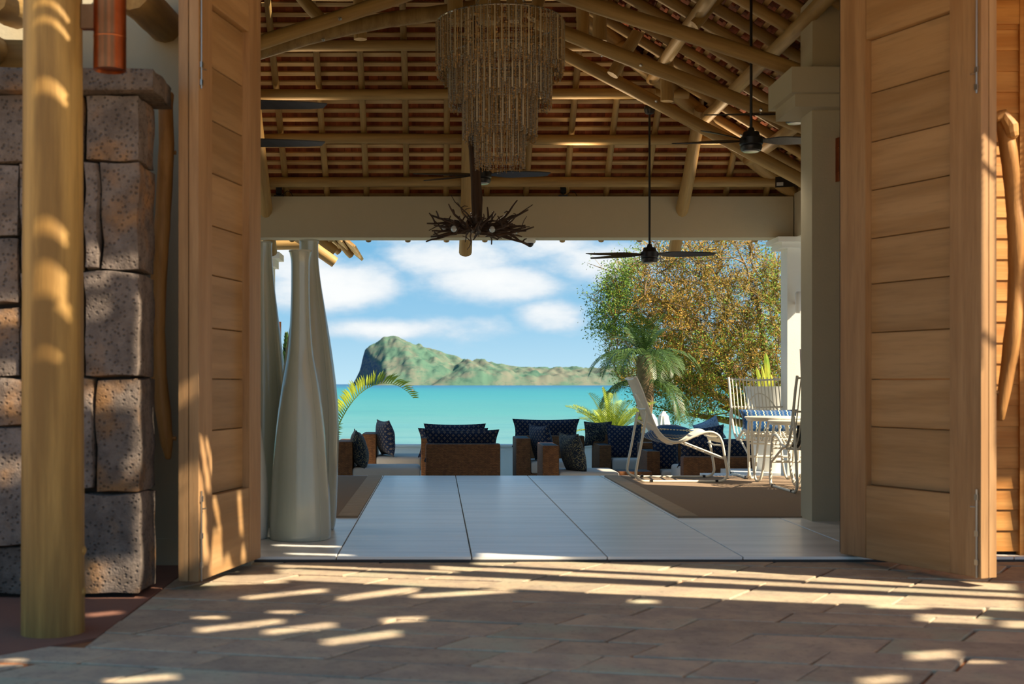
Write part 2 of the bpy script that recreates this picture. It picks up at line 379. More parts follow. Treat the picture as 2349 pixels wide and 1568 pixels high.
# ------------------------------------------------------------------ sea, island, ground
def sea():
    m_ = bpy.data.materials.new('sea_water'); m_.use_nodes = True; nt = m_.node_tree; nt.nodes.clear(); g = G(nt)
    co = g.n('ShaderNodeTexCoord').outputs['Object']; s_ = g.n('ShaderNodeSeparateXYZ', {0: co}); x, y, z = s_.outputs
    ly = g.m('LOGARITHM', g.m('MAXIMUM', y, 1.0), 10.0)           # shallow lagoon near the beach, deep water past the reef
    n_ = g.noise(g.map(co, (.004, .018, 1)), 1.0, 5, .6); nb = g.noise(g.map(co, (.0012, .006, 1)), 1.0, 4, .5)
    t = g.m('ADD', ly, g.m('MULTIPLY', g.m('SUBTRACT', n_, .5), .55))
    c = g.ramp(g.m('DIVIDE', g.m('SUBTRACT', t, 1.8), 2.2), [(0, lin('7d9895')), (.1, lin('6a9591')), (.25, lin('4f918c')), (.42, lin('398a8c')), (.58, lin('2b808a')), (.66, lin('2b6a86')), (.78, lin('2c5a82')), (1, lin('2b5580'))])
    c = g.mix(g.m('MULTIPLY', g.smooth(nb, .5, .66), .35), c, lin('2f8fa6'))
    rip = g.noise(g.map(co, (.5, 1.6, 1)), 1.0, 5, .6)
    mid = g.noise(g.map(co, (.02, .14, 1)), 1.0, 6, .7)
    c = g.mix(g.m('MULTIPLY', g.smooth(mid, .48, .68), .45), c, lin('2b6f7c'))
    c = g.mix(g.m('MULTIPLY', g.smooth(rip, .48, .7), .35), c, lin('2d7583'))
    bp = g.n('ShaderNodeBump', {'Height': rip, 'Strength': .35, 'Distance': .3}).outputs[0]
    p = g.n('ShaderNodeBsdfPrincipled', {'Base Color': c, 'Roughness': .35, 'Specular IOR Level': .12, 'Normal': bp})
    g.n('ShaderNodeOutputMaterial', {0: p.outputs[0]})
    mb = MB(); mb.add([(-9000, 36, -4), (9000, 36, -4), (9000, 16000, -4), (-9000, 16000, -4)], [(0, 1, 2, 3)])
    o = mb.build('sea', m_); tag(o, 'turquoise lagoon turning deep blue at the horizon', kind='structure')
sea()

def island():
    IY = 5200.; k = IY / F
    main = [(808, 0), (816, 14), (826, 36), (832, 62), (838, 82), (852, 96), (868, 106), (884, 113), (905, 114), (925, 109), (950, 101), (975, 91), (1005, 80), (1040, 69), (1070, 60), (1100, 52), (1150, 42), (1250, 30), (1400, 20), (1500, 6), (1560, 0)]
    second = [(985, 0), (1000, 14), (1018, 30), (1040, 46), (1062, 57), (1085, 58), (1115, 53), (1150, 44), (1175, 40), (1200, 39), (1240, 40), (1290, 41), (1340, 41), (1380, 42), (1420, 41), (1470, 36), (1540, 22), (1600, 4), (1612, 0)]
    def prof(P, px):
        for (a, ha), (b, hb) in zip(P, P[1:]):
            if a <= px <= b: return ha + (hb - ha) * (px - a) / (b - a)
        return 0
    nx, ny = 260, 60; vs = []; fs = []
    for j in range(ny):
        v = j / (ny - 1)
        for i in range(nx):
            px = 800 + (1616 - 800) * i / (nx - 1)
            w_ = mnoise.fractal((px * .02, v * 4, 4), 1, 2, 4) * 8
            # the main hump lies back; its seaward cliff runs from the far left point towards the viewer and the right
            f = min(1, max(0, (v - .22) / .5)); sh = (1 - f) * 92 + w_ * (1 - f)
            t = (.30 + .70 * f ** .9) if v > .22 else .30 * max(0, v - .15) / .07
            h1 = prof(main, px - sh * max(0, 1 - max(0, px - 840) / 260)) * t if v < .74 else prof(main, px) * max(0, 1 - ((v - .74) / .26) ** 2)
            f2 = min(1, max(0, (v - .05) / .4)); t2 = (.42 + .58 * f2 ** .8) if v > .05 else .42 * v / .05
            h2 = prof(second, px - (1 - f2) * 6 * (1 if px < 1100 else 0) + w_ * .5) * t2 if v < .47 else prof(second, px) * max(0, 1 - ((v - .47) / .4) ** 2)
            z = max(h1, h2); lim = max(prof(main, px), prof(second, px))
            z += mnoise.fractal((px * .05, v * 12, 1.7), 1, 2, 6) * 6 * min(1, z / 25) - abs(mnoise.noise((px * .03 + v * 2.5, v * 2, 5))) * 9 * min(1, z / 40)
            z = min(max(0, z), lim)
            vs.append(((px - VX) * k, IY + (v - .74) * 1500, -6 + z * k))
    for j in range(ny - 1):
        for i in range(nx - 1): a = j * nx + i; fs.append((a, a + 1, a + nx + 1, a + nx))
    m_ = bpy.data.materials.new('island_hazed_rock_and_grass'); m_.use_nodes = True; nt = m_.node_tree; nt.nodes.clear(); g = G(nt)
    ge = g.n('ShaderNodeNewGeometry'); co = g.n('ShaderNodeTexCoord').outputs['Object']
    nz = g.n('ShaderNodeSeparateXYZ', {0: ge.outputs['True Normal']}).outputs[2]
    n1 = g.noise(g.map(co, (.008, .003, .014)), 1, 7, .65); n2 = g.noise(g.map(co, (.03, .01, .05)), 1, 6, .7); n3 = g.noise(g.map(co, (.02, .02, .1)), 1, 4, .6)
    grass = g.mix(g.smooth(n1, .4, .62), lin('52705f'), lin('6f7264')); grass = g.mix(g.m('MULTIPLY', g.smooth(n2, .48, .66), .7), grass, lin('3c5c52'))  # bluish distance haze is mixed into the grass and rock colours
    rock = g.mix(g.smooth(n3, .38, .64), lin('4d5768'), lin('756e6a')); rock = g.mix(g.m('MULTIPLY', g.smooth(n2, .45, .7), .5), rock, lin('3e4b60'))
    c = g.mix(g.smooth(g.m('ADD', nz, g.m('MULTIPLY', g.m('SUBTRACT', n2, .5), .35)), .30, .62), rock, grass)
    p = g.n('ShaderNodeBsdfDiffuse', {'Color': c}); g.n('ShaderNodeOutputMaterial', {0: p.outputs[0]})
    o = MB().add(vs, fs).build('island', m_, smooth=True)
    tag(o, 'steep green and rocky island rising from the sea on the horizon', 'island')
island()

MB().add([(-60, 20.4, -1.25), (60, 20.4, -1.25), (60, 38, -1.3), (-60, 38, -1.3), (60, 44, -4.3), (-60, 44, -4.3)], [(0, 1, 2, 3), (3, 2, 4, 5)]).build('garden_ground', M['lawn'])
tag(bpy.data.objects['garden_ground'], 'green garden ground sloping to the beach', kind='structure')
MB().add([(-60, -60, -.12), (60, -60, -.12), (60, 3.2, -.12), (-60, 3.2, -.12), (60, 20.5, -.6), (3.6 + 6, 20.5, -.6), (9.6, 3.2, -.12), (-60, 20.5, -.6), (-9.5, 20.5, -.6), (-9.5, 3.2, -.12)],
         [(0, 1, 2, 6, 9, 3), (6, 2, 4, 5), (3, 9, 8, 7)]).build('forecourt_ground', M['sand'])
tag(bpy.data.objects['forecourt_ground'], 'pale sandy forecourt around the pavilion', kind='structure')

# ------------------------------------------------------------------ floors
FY0, FY1 = 7.32, 13.8
fl = setting('floor', 'pale streaked tile floor inside the pavilion')
MB().box((-5, FY0, -.3), (4.2, FY1 - .01, -.016)).build('screed', M['tile_joint'], fl)
P_ = .785
for i in range(-7, 5):
    for j in range(9):
        x0 = .2 + P_ * i + .004; x1 = x0 + P_ - .008; y1 = FY1 - P_ * j; y0 = max(FY0, y1 - P_ + .0035)
        if y1 - y0 < .02 or x1 > 4.2: continue
        cx, cy = (x0 + x1) / 2, (y0 + y1) / 2; a, b = (x1 - x0) / 2, (y1 - y0) / 2
        MB().slab([(-a, -b), (a, -b), (a, b), (-a, b)], -.016, 0, .002).build('tile', M['tile'], fl, Matrix.Translation((cx, cy, 0)))
MB().box((2.95, FY1, -.47), (4.2, 14.2, 0)).build('floor_step', M['tile'], fl)
MB().box((3.35, 14.2, -.47), (4.3, 14.95, 0)).build('floor_step', M['tile'], fl)

pv = setting('pavement', 'brown grey stone paving laid at an angle outside the doors')
PZ = -.03
MB().box((-8, 2.6, -.2), (9, FY0, PZ - .014)).build('grout_bed', M['grout'], pv)
MB().slab([(-6, 4.62), (-1.72, 4.75), (-1.385, 5.15), (-1.385, 7.18), (-6, 7.18)], PZ - .014, PZ + .001, .003).build('red_slab', M['red_concrete'], pv)
ang = -R(12.2); ca, sa = math.cos(ang), math.sin(ang)
def clip(poly, a, b, c):
    out = []
    for i in range(len(poly)):
        p, q = poly[i], poly[(i + 1) % len(poly)]; dp = a * p[0] + b * p[1] - c; dq = a * q[0] + b * q[1] - c
        if dp <= 0: out.append(p)
        if dp * dq < 0: t = dp / (dp - dq); out.append((p[0] + (q[0] - p[0]) * t, p[1] + (q[1] - p[1]) * t))
    return out
rw = 0.; row = 0; npav = 0
while rw < 7.0:
    h = random.choice([.24, .26, .28, .3]); u = -5.2 + random.random() * .4
    while u < 6:
        l = random.uniform(.36, .72)
        k_ = h * .36; q = [(u, rw), (u + l, rw), (u + l + k_, rw + h), (u + k_, rw + h)]
        q = [(p[0] + random.uniform(-.008, .008), p[1] + random.uniform(-.006, .006)) for p in q]
        g_ = .006; q = [(q[0][0] + g_, q[0][1] + g_), (q[1][0] - g_, q[1][1] + g_), (q[2][0] - g_, q[2][1] - g_), (q[3][0] + g_, q[3][1] - g_)]
        pq = [(p[0] * ca - p[1] * sa - .8, p[0] * sa + p[1] * ca + 2.9) for p in q]
        pq = clip(pq, 0, 1, FY0 - .01)
        if len(pq) >= 3:
            cx = sum(p[0] for p in pq) / len(pq); cy = sum(p[1] for p in pq) / len(pq)
            if cy < 5.0 and cx < -1.3: pq = clip(pq, -(.4), .335, -(.4) * -1.72 + .335 * 4.74) if cx > -1.75 else clip(pq, 0, 1, 4.64)
            elif cx < -1.2: pq = clip(pq, -1, 0, 1.38)
        if len(pq) >= 3:
            cx = sum(p[0] for p in pq) / len(pq); cy = sum(p[1] for p in pq) / len(pq)
            if 3.2 < cy and -.40 * cy - .75 < cx < .5 * cy + .7 and not (cx < -1.38 and cy > 5.2):
                z = random.uniform(-.0035, .0035)
                MB().slab([(p[0] - cx, p[1] - cy) for p in pq], -.02, z, .004).build('paving_stone', M['paver'], pv, Matrix.Translation((cx, cy, PZ))); npav += 1
        u += l
    rw += h; row += 1
print('pavers', npav)

TZ = -.47
tf = setting('terrace_floor', 'lower terrace floor where the wicker sofas stand')
MB().box((-9, FY1, TZ - .2), (9.5, 20.4, TZ)).build('terrace_slab', M['white_plaster'], tf)
pw = setting('parapet_wall', 'low white wall along the far edge of the terrace')
MB().box((-9, 20.2, TZ), (9.5, 20.42, .0)).build('wall_body', M['white_plaster'], pw)
MB().box((-9, 20.17, 0.0), (9.5, 20.45, .03)).build('coping', M['white_plaster'], pw)

# ------------------------------------------------------------------ facade walls
wf = setting('wall_front', 'cream plaster wall left of the doors')
MB().box((-6.5, 7.2, -.05), (-1.06, 7.42, 3.7)).build('plaster', M['plaster'], wf)
MB().box((-6.5, 7.18, -.05), (-1.075, 7.2, .12)).build('baseboard', M['plaster'], wf)
wh = setting('wall_header', 'plaster gable above the door opening')
MB().add([(-6.5, 7.36, 3.34), (3.95, 7.36, 3.34), (3.95, 7.36, 3.15), (.37, 7.36, 5.25), (-6.5, 7.36, 3.4), (-6.5, 7.5, 3.34), (3.95, 7.5, 3.34), (3.95, 7.5, 3.35), (.37, 7.5, 5.25), (-6.5, 7.5, 3.4)],
         [(0, 1, 3, 4), (5, 9, 8, 6), (0, 5, 6, 1)]).build('gable', M['plaster'], wh)

wr = setting('wall_right', 'orange timber siding right of the doors')
SYY = 7.42
for k in range(26):
    z0 = .02 + .122 * k; t = R(4)
    for (xa, xb) in ((2.46, 3.405), (3.5, 6.5)):
        Mx = Matrix.Translation(((xa + xb) / 2, SYY - .012, z0)) @ Matrix.Rotation(-t, 4, 'X'); h = (xb - xa) / 2
        MB().slab([(-h, 0), (h, 0), (h, .128), (-h, .128)], 0, .016, .003, Matrix.Rotation(R(90), 4, 'X')).build('siding_board', M['siding'], wr, Mx)
MB().box((2.4, SYY + .01, -.03), (6.5, SYY + .12, 3.4)).build('backing', M['joint'], wr)
MB().box((3.4, SYY - .045, -.03), (3.5, SYY + .05, 3.4)).build('trim_post', M['siding'], wr)
MB().box((2.46, SYY - .04, 3.1), (6.5, SYY + .02, 3.24)).build('top_rail', M['siding'], wr)
log('eave_beam', (3.15, 7.0, 3.22), (4.6, 6.3, 3.2), .075, wr, M['log'])

ws = setting('wall_side', 'plaster wall on the right of the lounge')
MB().box((4.2, 7.5, 0), (4.4, 11.2, 3.2)).build('plaster', M['plaster'], ws)
MB().box((-5.2, 7.5, 0), (-5.0, 9.4, 3.5)).build('plaster_left', M['plaster'], ws)

nb = setting('terrace_shade_block', 'unseen plaster block added at right to shade the terrace')  # out-of-view block, added to keep the sun off the terrace
MB().box((6.7, 13.1, TZ), (9.2, 17.9, 8.4)).build('plaster', M['plaster'], nb)
MB().add([(6.5, 12.9, 8.3), (9.5, 12.9, 8.3), (9.5, 18.2, 8.3), (6.5, 18.2, 8.3), (8.0, 14.6, 9.4), (8.0, 16.5, 9.4)], [(3, 2, 1, 0), (0, 1, 4), (1, 2, 5, 4), (2, 3, 5), (3, 0, 4, 5)]).build('shade_block_top', M['shingle'], nb)

# stone wall of squared basalt blocks
def stone_block(x0, z0, x1, z1, parent, y0=6.07, y1=6.42, rough=.018, seed=0, jig=0.0, sub=7):
    bm = bmesh.new(); bmesh.ops.create_cube(bm, size=1)
    bmesh.ops.subdivide_edges(bm, edges=bm.edges[:], cuts=sub, use_grid_fill=True)
    sx_, sz_, sy_ = x1 - x0, z1 - z0, y1 - y0
    for v in bm.verts:
        p = Vector((v.co.x * sx_, v.co.y * sy_, v.co.z * sz_))
        a = [abs(v.co.x) * 2, abs(v.co.y) * 2, abs(v.co.z) * 2]; e = sorted(a)[1]
        p -= Vector((v.co.x, v.co.y, v.co.z)) * (.014 * max(0, e - .72) / .28)
        q = (p.x * 6 + seed * 3.3, p.y * 6, p.z * 6 + seed)
        p += Vector((mnoise.noise(q), mnoise.noise((q[1], q[2], q[0] + 9)), mnoise.noise((q[2], q[0], q[1] + 4)))) * rough
        p += Vector((mnoise.noise((q[0] * 4, q[1] * 4, q[2] * 4)), mnoise.noise((q[1] * 4, q[2] * 4, 3)), 0)) * rough * .35
        p.x += jig * v.co.z * sz_
        v.co = p
    me = bpy.data.meshes.new('stone'); bm.to_mesh(me); bm.free(); me.materials.append(M['basalt'])
    me.polygons.foreach_set('use_smooth', [True] * len(me.polygons)); me.set_sharp_from_angle(angle=R(38))
    return link(bpy.data.objects.new('stone', me), parent, Matrix.Translation(((x0 + x1) / 2, (y0 + y1) / 2, (z0 + z1) / 2)))
wl = setting('wall_left', 'rough wall of squared dark basalt stones')
MB().box((-4.2, 6.14, -.05), (-1.49, 6.40, 2.44)).build('mortar_core', M['joint'], wl)
Y_ = 6.07
blocks = [(-150, 160, 358, 212, 0), (193, 216, 318, 366, 0), (193, 372, 226, 617, 0), (231, 371, 318, 617, .0), (192, 624, 318, 863, 0), (186, 868, 215, 1118, 0), (219, 868, 320, 1128, 0), (188, 1133, 322, 1362, 0),
          (-60, 216, 188, 370, 0), (-60, 376, 40, 540, .12), (46, 374, 188, 620, -.05), (-60, 546, 42, 695, 0), (-60, 704, 44, 862, 0), (48, 626, 187, 860, 0), (-60, 868, 70, 975, 0), (74, 866, 181, 1118, 0),
          (-60, 981, 70, 1250, 0), (-60, 1256, 60, 1362, 0), (66, 1124, 184, 1362, 0)]
for i, (a, b, c, d, j) in enumerate(blocks):
    cop = i == 0
    stone_block(sx(a - 1.5, Y_), sz(d + 1.5, Y_), sx(c + 1.5, Y_), sz(b - 1.5, Y_), wl, y0=Y_ - (.05 if cop else random.uniform(-.008, .012)), y1=6.45 if cop else 6.42, seed=i, jig=j * .3, rough=.013)
for r_ in range(5):
    for c_ in range(4):
        x1 = sx(-66, Y_) - c_ * .5; stone_block(x1 - .48, .48 * r_ + .01, x1, .48 * r_ + .47, wl, seed=40 + r_ * 5 + c_, sub=4)

# ------------------------------------------------------------------ bi-fold doors
JOINTS = [.432, .763, 1.03, 1.294, 1.57, 1.827, 2.10, 2.374, 2.65, 2.95]
def leaf(name, label, inner, outer, side, off, detail=True, handle=None):
    """inner / outer: hinge and free corner on the floor; side +1 when the seen face looks to +X; off: step away from the seen face"""
    i_ = Vector(inner); o_ = Vector(outer); d = o_ - i_; w = d.length
    ax = math.atan2(d.y, d.x)
    n_ = Vector((-d.y, d.x)).normalized()
    if n_.x * side < 0: n_ = -n_
    base = i_ - n_ * off
    root = tag(thing(name, label, None, (base.x, base.y, -.005), ax, kind='structure'), label)
    Mr = W[root.name]; s = 1 if (Matrix.Rotation(-ax, 4, 'Z') @ Vector((n_.x, n_.y, 0))).y > 0 else -1
    th = .05
    def part(nm, x0, x1, z0, z1, t0, t1, m_, c=.003):
        h = (x1 - x0) / 2; v = (z1 - z0) / 2
        # slab face looks along s*Y
        Q = Matrix.Translation(((x0 + x1) / 2, 0, (z0 + z1) / 2)) @ Matrix.Rotation(R(90), 4, 'X')
        if s > 0: Q = Q @ Matrix.Rotation(PI, 4, 'Y')
        MB().slab([(-h, -v), (h, -v), (h, v), (-h, v)], t0, t1, c, Matrix.Rotation(0, 4, 'Z')).build(nm, m_, root, Mr @ Q)
    sw = .2 * w
    part('stile', 0, sw, .02, 3.3, -th, 0, M['door_z']); part('stile', w - sw, w, .02, 3.3, -th, 0, M['door_z'])
    part('bottom_rail', sw, w - sw, .02, .432, -th, -.002, M['door_x']); part('top_rail', sw, w - sw, 2.95, 3.3, -th, -.002, M['door_x'])
    for a, b in zip(JOINTS, JOINTS[1:]): part('panel_board', sw - .004, w - sw + .004, a + .0018, b - .0018, -.052, -.040, M['door_x'], .005)
    if detail:
        for (z0, z1) in ((.02, .47), (2.48, 3.28)):
            bo = MB().tube([(w - .022, s * .007, z0), (w - .022, s * .007, z1)], .005, 8).build('bolt', M['steel'], root, Mr)
            for zz in (z0 + .08, (z0 + z1) / 2, z1 - .04) if z0 < 1 else (z0 + .03, z0 + .12):
                MB().box((w - .032, min(0, s * .013), zz - .014), (w - .012, max(0, s * .013), zz + .014), ).build('keeper', M['steel'], bo, Mr)
            MB().tube([(w - .024, s * .012, z0 + .36 if z0 < 1 else z0 + .1), (w - .05, s * .02, z0 + .36 if z0 < 1 else z0 + .1)], .004, 8).build('lever', M['steel'], bo, Mr)
    if handle:
        pts, rad, pegs = handle
        h = MB().tube(pts, rad, 12, round_end=True); pp = [Vector(p) for p in pts]
        o = h.build('handle', M['drift'], root, Matrix()); tag(o, 'curved driftwood pull handle'); soften(o, 60)
        for (a, b) in pegs: MB().tube([a, b], .011, 8).build('peg', M['drift'], o, Matrix())
    return root
LI, LO = (-1.0, 7.16), (-1.19, 6.30); RI, RO = (2.34, 7.34), (2.753, 6.40)
def bumpy(pl, Y, step=3):
    pts, rad = [], []
    for (a, b) in zip(pl, pl[1:]):
        for k in range(step):
            t = k / step; x = a[0] + (b[0] - a[0]) * t; y = a[1] + (b[1] - a[1]) * t; r = a[2] + (b[2] - a[2]) * t
            yy = Y + .03 * mnoise.noise((y * .01, 1, 2)); pts.append(at(x, y, yy)); rad.append(r / F * Y * (1 + .12 * mnoise.noise((y * .03, 5, 1))))
    a = pl[-1]; pts.append(at(a[0], a[1], Y)); rad.append(a[2] / F * Y); return pts, rad
lp, lr = bumpy([(390, 215, 9), (380, 250, 17), (382, 330, 18), (378, 420, 19), (372, 520, 18), (364, 640, 19), (360, 760, 19), (364, 860, 19), (374, 940, 18), (382, 1010, 15), (386, 1050, 7)], 6.62)
hl = (lp, lr, [(at(385, 350, 6.62), at(404, 350, 6.62)), (at(385, 1005, 6.62), at(404, 1005, 6.62))])
leaf('door_1', 'oak door leaf on the left with boarded panel facing the opening', LI, LO, 1, 0)
leaf('door_2', 'left outer door leaf folded back behind, holding the driftwood handle', LI, LO, 1, .056, False, hl)
rp, rr = bumpy([(2293, 262, 13), (2306, 300, 18), (2314, 350, 19), (2324, 430, 19), (2331, 520, 19), (2332, 620, 18), (2328, 720, 18), (2318, 810, 18), (2305, 890, 15), (2293, 960, 10)], 6.72)
rp2, rr2 = bumpy([(2283, 270, 11), (2300, 262, 13), (2318, 290, 17), (2322, 312, 14)], 6.68)
hr = (rp, rr, [(at(2310, 330, 6.72), at(2285, 330, 6.72)), (at(2306, 900, 6.72), at(2280, 900, 6.72))])
leaf('door_3', 'oak door leaf on the right with boarded panel facing the opening', RI, RO, -1, 0)
d4 = leaf('door_4', 'right outer door leaf folded back beside the timber siding', RI, RO, -1, .056, False, hr)
MB().tube(rp2, rr2, 10, round_end=True).build('knuckle', M['drift'], [o for o in bpy.data.objects if o.parent == d4 and o.name.startswith('handle')][0], Matrix())
MB().box((-1.02, 7.2, 3.3), (2.4, 7.44, 3.42)).build('door_head_trim', M['door_x']); tag(bpy.data.objects['door_head_trim'], 'timber head rail above the folding doors', kind='structure')

# ------------------------------------------------------------------ columns, beam
cr = setting('column', 'cream plaster column with stepped capital beside the right door')
MB().box((2.727, 9.2, 0), (3.32, 9.48, 3.05)).build('shaft', M['plaster'], cr)
MB().box((2.57, 9.08, 2.99), (3.5, 9.6, 3.08)).build('capital', M['plaster'], cr)
MB().box((2.53, 9.02, 3.08), (3.55, 9.66, 3.262)).build('capital', M['plaster'], cr)
MB().box((2.73, 9.2, 3.262), (3.4, 9.5, 3.82)).build('upper_shaft', M['plaster'], cr)
bm_ = setting('beam', 'long grey plaster beam above the far opening')
MB().box((-6.5, 13.7, 2.585), (3.86, 13.98, 3.03)).build('beam_body', M['plaster'], bm_)
bs = setting('beam_right', 'plaster side beam along the right of the lounge')
MB().box((3.87, 9.5, 2.585), (4.2, 13.98, 3.06)).build('beam_body', M['plaster'], bs)
c2 = setting('column_far', 'white column at the right end of the far opening')
MB().box((3.80, 13.72, 0), (4.16, 13.98, 2.47)).build('shaft', M['white_plaster'], c2)
MB().box((3.72, 13.64, 2.47), (4.2, 14.06, 2.53)).build('capital', M['white_plaster'], c2)
MB().box((3.67, 13.6, 2.53), (4.2, 14.1, 2.585)).build('capital', M['white_plaster'], c2)
c3 = setting('column_left', 'white column with stepped capital seen behind the vases')
MB().box((-2.5, 16.0, TZ), (-2.09, 16.3, 2.48)).build('shaft', M['white_plaster'], c3)
MB().box((-2.6, 15.94, 2.48), (-2.05, 16.36, 2.58)).build('capital', M['white_plaster'], c3)
MB().box((-2.65, 15.9, 2.58), (-1.99, 16.4, 2.66)).build('capital', M['white_plaster'], c3)
MB().box((-2.6, 13.98, TZ), (-2.0, 14.2, 2.6)).build('jamb_wall', M['white_plaster'], c3)

# ------------------------------------------------------------------ roof over the lounge
ce = setting('ceiling', 'open pole roof with battens and red cedar shingles')
NS = Vector((0, .7071, .7071))
def far_pt(x, d, off=0): return Vector((x, 13.6 - d, 3.17 + d)) + NS * off
def xr_end(d): return 3.9 - (d + .07) / .6
def xl_end(d): return -6.5 + (d + .07) / .31
for k in range(6):
    d = .385 * k; log('purlin', far_pt(max(xl_end(d), -5), d), far_pt(xr_end(d) + .05, d), .055, ce, M['log'], seg=14)
for i in range(-9, 10):
    x = -.333 + .436 * i
    dm = min(2.0, .6 * (3.95 - x) - .05, .31 * (x + 6.5))
    if dm > -.4: log('rafter', far_pt(x, -.62, .095), far_pt(x, dm, .095), .033, ce, M['log'], seg=5, n=10)
for x0, tw in ((-1.86, 0), (.315, 0), (2.65, 0)):
    dm = min(1.6, .6 * (3.9 - x0) - .05)
    log('principal_rafter', far_pt(x0, -.62, -.12), far_pt(x0 + .02, dm, -.12), .072, ce, M['log'], r2=.065)
for k in range(-4, 26):
    d = .077 * k + .03
    xa, xb = max(xl_end(d), -4.6), xr_end(d) - .02
    if xb - xa < .2: continue
    Mx = Matrix.Translation(far_pt((xa + xb) / 2, d, .143)) @ Matrix.Rotation(-R(45), 4, 'X'); h = (xb - xa) / 2
    MB().box((-h, -.021, -.013), (h, .021, .013)).build('batten', M['batten'], ce, Mx)
# shingles: the rows nearest the middle of the view as pieces, the rest joined
sh_me = MB().slab([(-.04, -.10), (.04, -.10), (.04, .10), (-.04, .10)], 0, .011, .001).mesh('shingle', M['shingle'])
rest = MB(); ns = 0
for k in range(-4, 27):
    d = .077 * k; x = max(xl_end(d), -4.6) + random.random() * .08
    while x < xr_end(d):
        wd = random.uniform(.07, .1)
        Mx = Matrix.Translation(far_pt(x + wd / 2, d + .02, .162 + random.uniform(0, .004))) @ Matrix.Rotation(-R(45) + R(5.2), 4, 'X')
        if 9 <= k <= 14 and -1.8 < x < 2.3 and ns < 300:
            o = bpy.data.objects.new('shingle', sh_me); link(o, ce, Mx @ Matrix.Scale((wd - .003) / .08, 4, (1, 0, 0))); ns += 1
        else: rest.box((-(wd - .003) / 2, -.1, 0), ((wd - .003) / 2, .1, .011), Mx)
        x += wd
tag(rest.build('shingle_field', M['shingle'], ce), kind='stuff')
# right slope
ux = Vector((-1, 0, .6)).normalized(); nR = Vector((.6, 0, 1)).normalized()
def right_pt(y, a, off=0): return Vector((3.9 - a, y, 3.1 + .6 * a)) + nR * off
def a_hip(y): return min(3.5, (13.75 - y) / .6)
for i in range(14):
    y = 13.5 - .44 * i; am = min(3.5, a_hip(y))
    if am > .3: log('rafter', right_pt(y, -.6, .03), right_pt(y, am, .03), .05, ce, M['log'], seg=5, n=10)
for (x, z) in ((2.15, 4.05), (2.73, 3.70), (3.28, 3.36)):
    log('purlin', (x, 7.5, z), (x, 13.7 - .6 * (3.9 - x), z), .06, ce, M['log'], seg=10)
rs = MB()
for k in range(-5, 38):
    a = .103 * k + .02; y1 = 13.75 - .6 * max(a, 0) if a > 0 else 13.8
    p = right_pt(0, a, .095); Mx = Matrix.Translation((p.x, (7.4 + y1) / 2, p.z)) @ Matrix.Rotation(math.atan(.6), 4, 'Y'); h = (y1 - 7.4) / 2
    if k < 34: MB().box((-.022, -h, -.013), (.022, h, .013)).build('batten', M['batten_y'], ce, Mx)
    y = 7.4
    while y < y1:
        wd = random.uniform(.08, .13); p = right_pt(y + wd / 2, a + .03, .112)
        Q = Matrix.Translation(p) @ Matrix.Rotation(math.atan(.6) + R(5), 4, 'Y'); rs.box((-.1, -(wd - .003) / 2, 0), (.1, (wd - .003) / 2, .011), Q); y += wd
tag(rs.build('shingle_field', M['shingle'], ce), kind='stuff')
log('hip_rafter', (3.98, 13.85, 3.02), (1.4, 12.25, 4.58), .085, ce, M['log'])
log('wall_plate', (3.98, 7.5, 3.1), (3.98, 13.7, 3.1), .075, ce, M['log'])
# left slope, and sheets added above the roof to stop light leaks
for i in range(12):
    y = 13.4 - .5 * i; log('rafter', (-6.5, y, 3.16), (min(.3, -6.5 + (13.7 - y) / .31), y, 3.16 + .31 * (min(6.8, (13.7 - y) / .31))), .05, ce, M['log'], seg=4, n=8)
E = .22
MB().add([far_pt(-6.6, -.42, E), far_pt(4.4, -.42, E), far_pt(4.15, -.1, E), far_pt(.37, 2.2, E), far_pt(-6.6, 0, E)], [(0, 1, 2, 3, 4)]).build('roof_light_stop', M['joint'], ce)
MB().add([right_pt(7.0, -.9, .2), right_pt(14.3, -.9, .2), right_pt(13.9, -.2, .2), right_pt(11.5, 3.62, .2), right_pt(7.0, 3.62, .2)], [(0, 1, 2, 3, 4)]).build('roof_light_stop', M['joint'], ce)
MB().add([(-6.8, 14.0, 3.25), (-6.8, 7.0, 3.25), (.5, 7.0, 5.5), (.5, 11.4, 5.5)], [(0, 1, 2, 3)]).build('roof_light_stop', M['joint'], ce)
